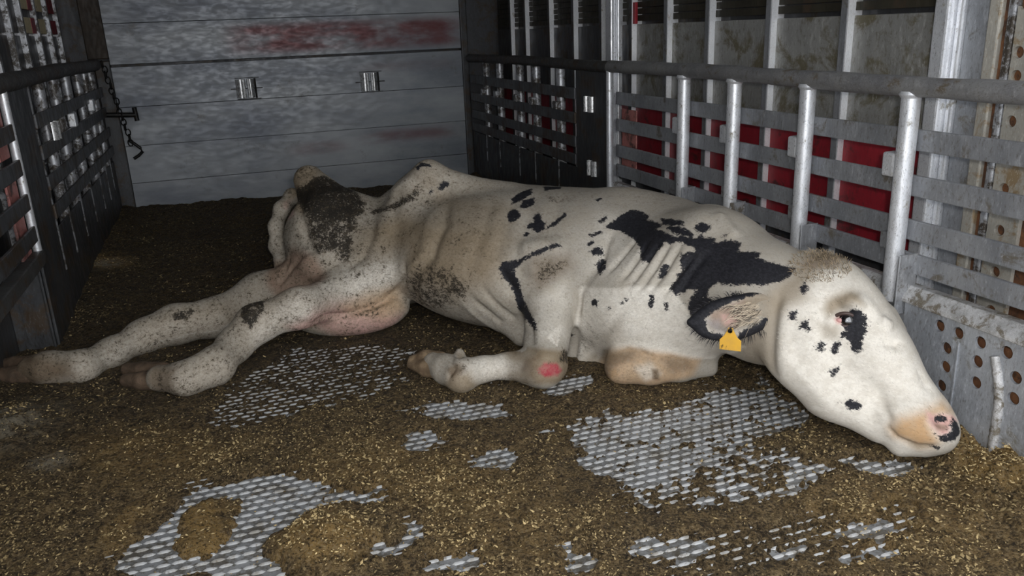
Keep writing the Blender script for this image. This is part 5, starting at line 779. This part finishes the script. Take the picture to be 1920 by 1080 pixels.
Ec = np.array(D['ear'][0][1]); Ex, Ey, En = [np.array(q) for q in D['ear'][0][2]]; EL, EW, ET = D['ear'][0][3]
def ear_pts(k, x0, x1, y0, y1, zo):
    x_ = x0+(x1-x0)*RNG.random(k); y_ = y0+(y1-y0)*RNG.random(k)
    return Ec+Ex*(x_*EL)[:, None]+Ey*(y_*EW)[:, None]+En*zo
k = 260
r1 = ear_pts(k, -.95, -.1, -.55, .5, .010)
d1 = Ex*(.9+.3*RNG.random(k))[:, None]+Ey*RNG.normal(0, .35, k)[:, None]+En*(.15+.3*RNG.random(k))[:, None]
c1 = np.array([.50, .42, .32])*(.5+.8*RNG.random(k))[:, None]; c1 = np.where((RNG.random(k) < .25)[:, None], np.array([.03, .026, .024]), c1)
tuft('ear_hair', r1, d1, .045, .0007, np.clip(c1, 0, .9), ear)
k = 220
th_ = RNG.random(k)*6.283; r2 = Ec+Ex*(np.cos(th_)*EL*.93)[:, None]+Ey*(np.sin(th_)*EW*.93)[:, None]
d2 = Ex*np.cos(th_)[:, None]+Ey*np.sin(th_)[:, None]+Ex*.5+RNG.normal(0, .25, (k, 3))
tuft('ear_fringe', r2, d2, .022, .0007, np.array([.018, .017, .02])*(.5+RNG.random(k))[:, None], ear)
# curly hair on the poll
pp = np.argwhere(np.linalg.norm(CV-np.array(D['poll']), axis=1) < .075)[:, 0]; pp = pp[CN[pp, 2] > -.1]; pp = RNG.choice(pp, 700)
tuft('poll_hair', CV[pp], CN[pp]*.7+RNG.normal(0, .5, (700, 3))+np.array([-.3, .3, .1]), .014, .0005, np.array([.24, .185, .12])*(.3+1.3*RNG.random(700))[:, None], cow)

n = NT('hoof_horn'); a = n.noise(30, 6, .7); b = n.noise(120, 4, .7)
n.set(n.mix(n.ramp(b, .5, .7, 0, .7), n.mix(n.ramp(a, .35, .65), (.13, .085, .05), (.30, .215, .13)), (.05, .035, .022)), .7).bump(b, .4, .004); M['hoof'] = n.m
n = NT('soiled_hoof_horn'); a = n.noise(30, 6, .7); b = n.noise(120, 4, .7)
n.set(n.mix(n.ramp(b, .5, .7, 0, .7), n.mix(n.ramp(a, .35, .65), (.07, .047, .03), (.15, .10, .065)), (.035, .025, .016)), .75).bump(b, .5, .004); M['hoof_dark'] = n.m
for k, pr_ in enumerate(D['hooves']):
    solid('hoof', pr_, .004, M['hoof'] if k == 0 else M['hoof_dark'], cow)

# eye: dark wet ball, pink inner corner, lids
n = NT('eye_dark'); n.set((.006, .005, .006), .03, 0, 1.); n.b.inputs['Coat Weight'].default_value = 1; n.b.inputs['Coat Roughness'].default_value = .02; n.b.inputs['Coat IOR'].default_value = 2.0; M['eye'] = n.m
n = NT('eye_pink'); n.set((.55, .30, .28), .25, 0, .6); M['eye_pink'] = n.m
n = NT('lid_skin'); a = n.noise(200, 4, .6); n.set(n.mix(a, (.03, .022, .02), (.10, .06, .05)), .5); M['lid'] = n.m
ec, er, HFR = Vector(D['eye'][0]), D['eye'][1], [Vector(q) for q in D['eye'][2]]
def ball(c, r, axes=None, nseg=20, nring=14):
    mb = MB(); vs = []; fs = []
    for i in range(nring+1):
        ph = math.pi*i/nring
        for k in range(nseg):
            th_ = 2*math.pi*k/nseg; d = (math.sin(ph)*math.cos(th_), math.sin(ph)*math.sin(th_), math.cos(ph))
            if axes: p = Vector(c)+sum((axes[q]*(d[q]*r[q]) for q in range(3)), Vector((0, 0, 0)))
            else: p = Vector(c)+Vector(d)*r
            vs.append(p)
    for i in range(nring):
        for k in range(nseg): fs.append((i*nseg+k, (i+1)*nseg+k, (i+1)*nseg+(k+1) % nseg, i*nseg+(k+1) % nseg))
    return mb.add(vs, fs)
ev = Vector(D['eye_view'])
eye = obj('eye', ball(ec, er), M['eye'], cow, smooth=True)
rxx = Vector((0, 0, 1)).cross(ev).normalized(); uyy = ev.cross(rxx)
obj('eye_corner', ball(ec-rxx*.0155+ev*.0118-uyy*.001, (.0085, .0055, .004), [rxx, uyy, ev], 12, 8), M['eye_pink'], eye, smooth=True)
ring = []
for i in range(25):
    t = 2*math.pi*i/24; xx = .026*math.cos(t); yy = .0165*math.sin(t)*(1 if math.sin(t) > 0 else .85)
    ring.append(ec+rxx*(xx-.003)+uyy*(yy)+ev*(.0125-.010*(xx/.026)**2))
obj('eyelid', MB().tube(ring, .0045, 8, False), M['lid'], cow, smooth=True)

# ear tag
n = NT('yellow_tag_plastic'); a = n.noise(25, 4, .6); n.set(n.mix(n.ramp(a, .4, .7, 0, .5), (.78, .44, .055), (.60, .34, .08)), .45); M['tag'] = n.m
tp, trx, tdn, pxm = Vector(D['tag'][0]), Vector(D['tag'][1]), Vector(D['tag'][2]), D['tag'][3]
tn = trx.cross(tdn); tn = -tn if tn.dot(Vector((0, 0, 1))-tp) < 0 else tn
outl = [(-4, -2), (4, -2), (7, 6), (13, 18), (20, 24), (20, 46), (-20, 46), (-20, 24), (-12, 16), (-7, 6)]
et = obj('ear_tag', MB().prism([tp+trx*(a*pxm)+tdn*(b*pxm) for a, b in outl], tn*.003), M['tag'], cow, bevel=.0008); et['label'] = 'yellow plastic tag pinned through the ear'
obj('tag_pin', MB().tube([tp+tn*-.004+tdn*(2*pxm), tp+tn*.009+tdn*(2*pxm)], .0058, 12), M['eye'], et, smooth=True)
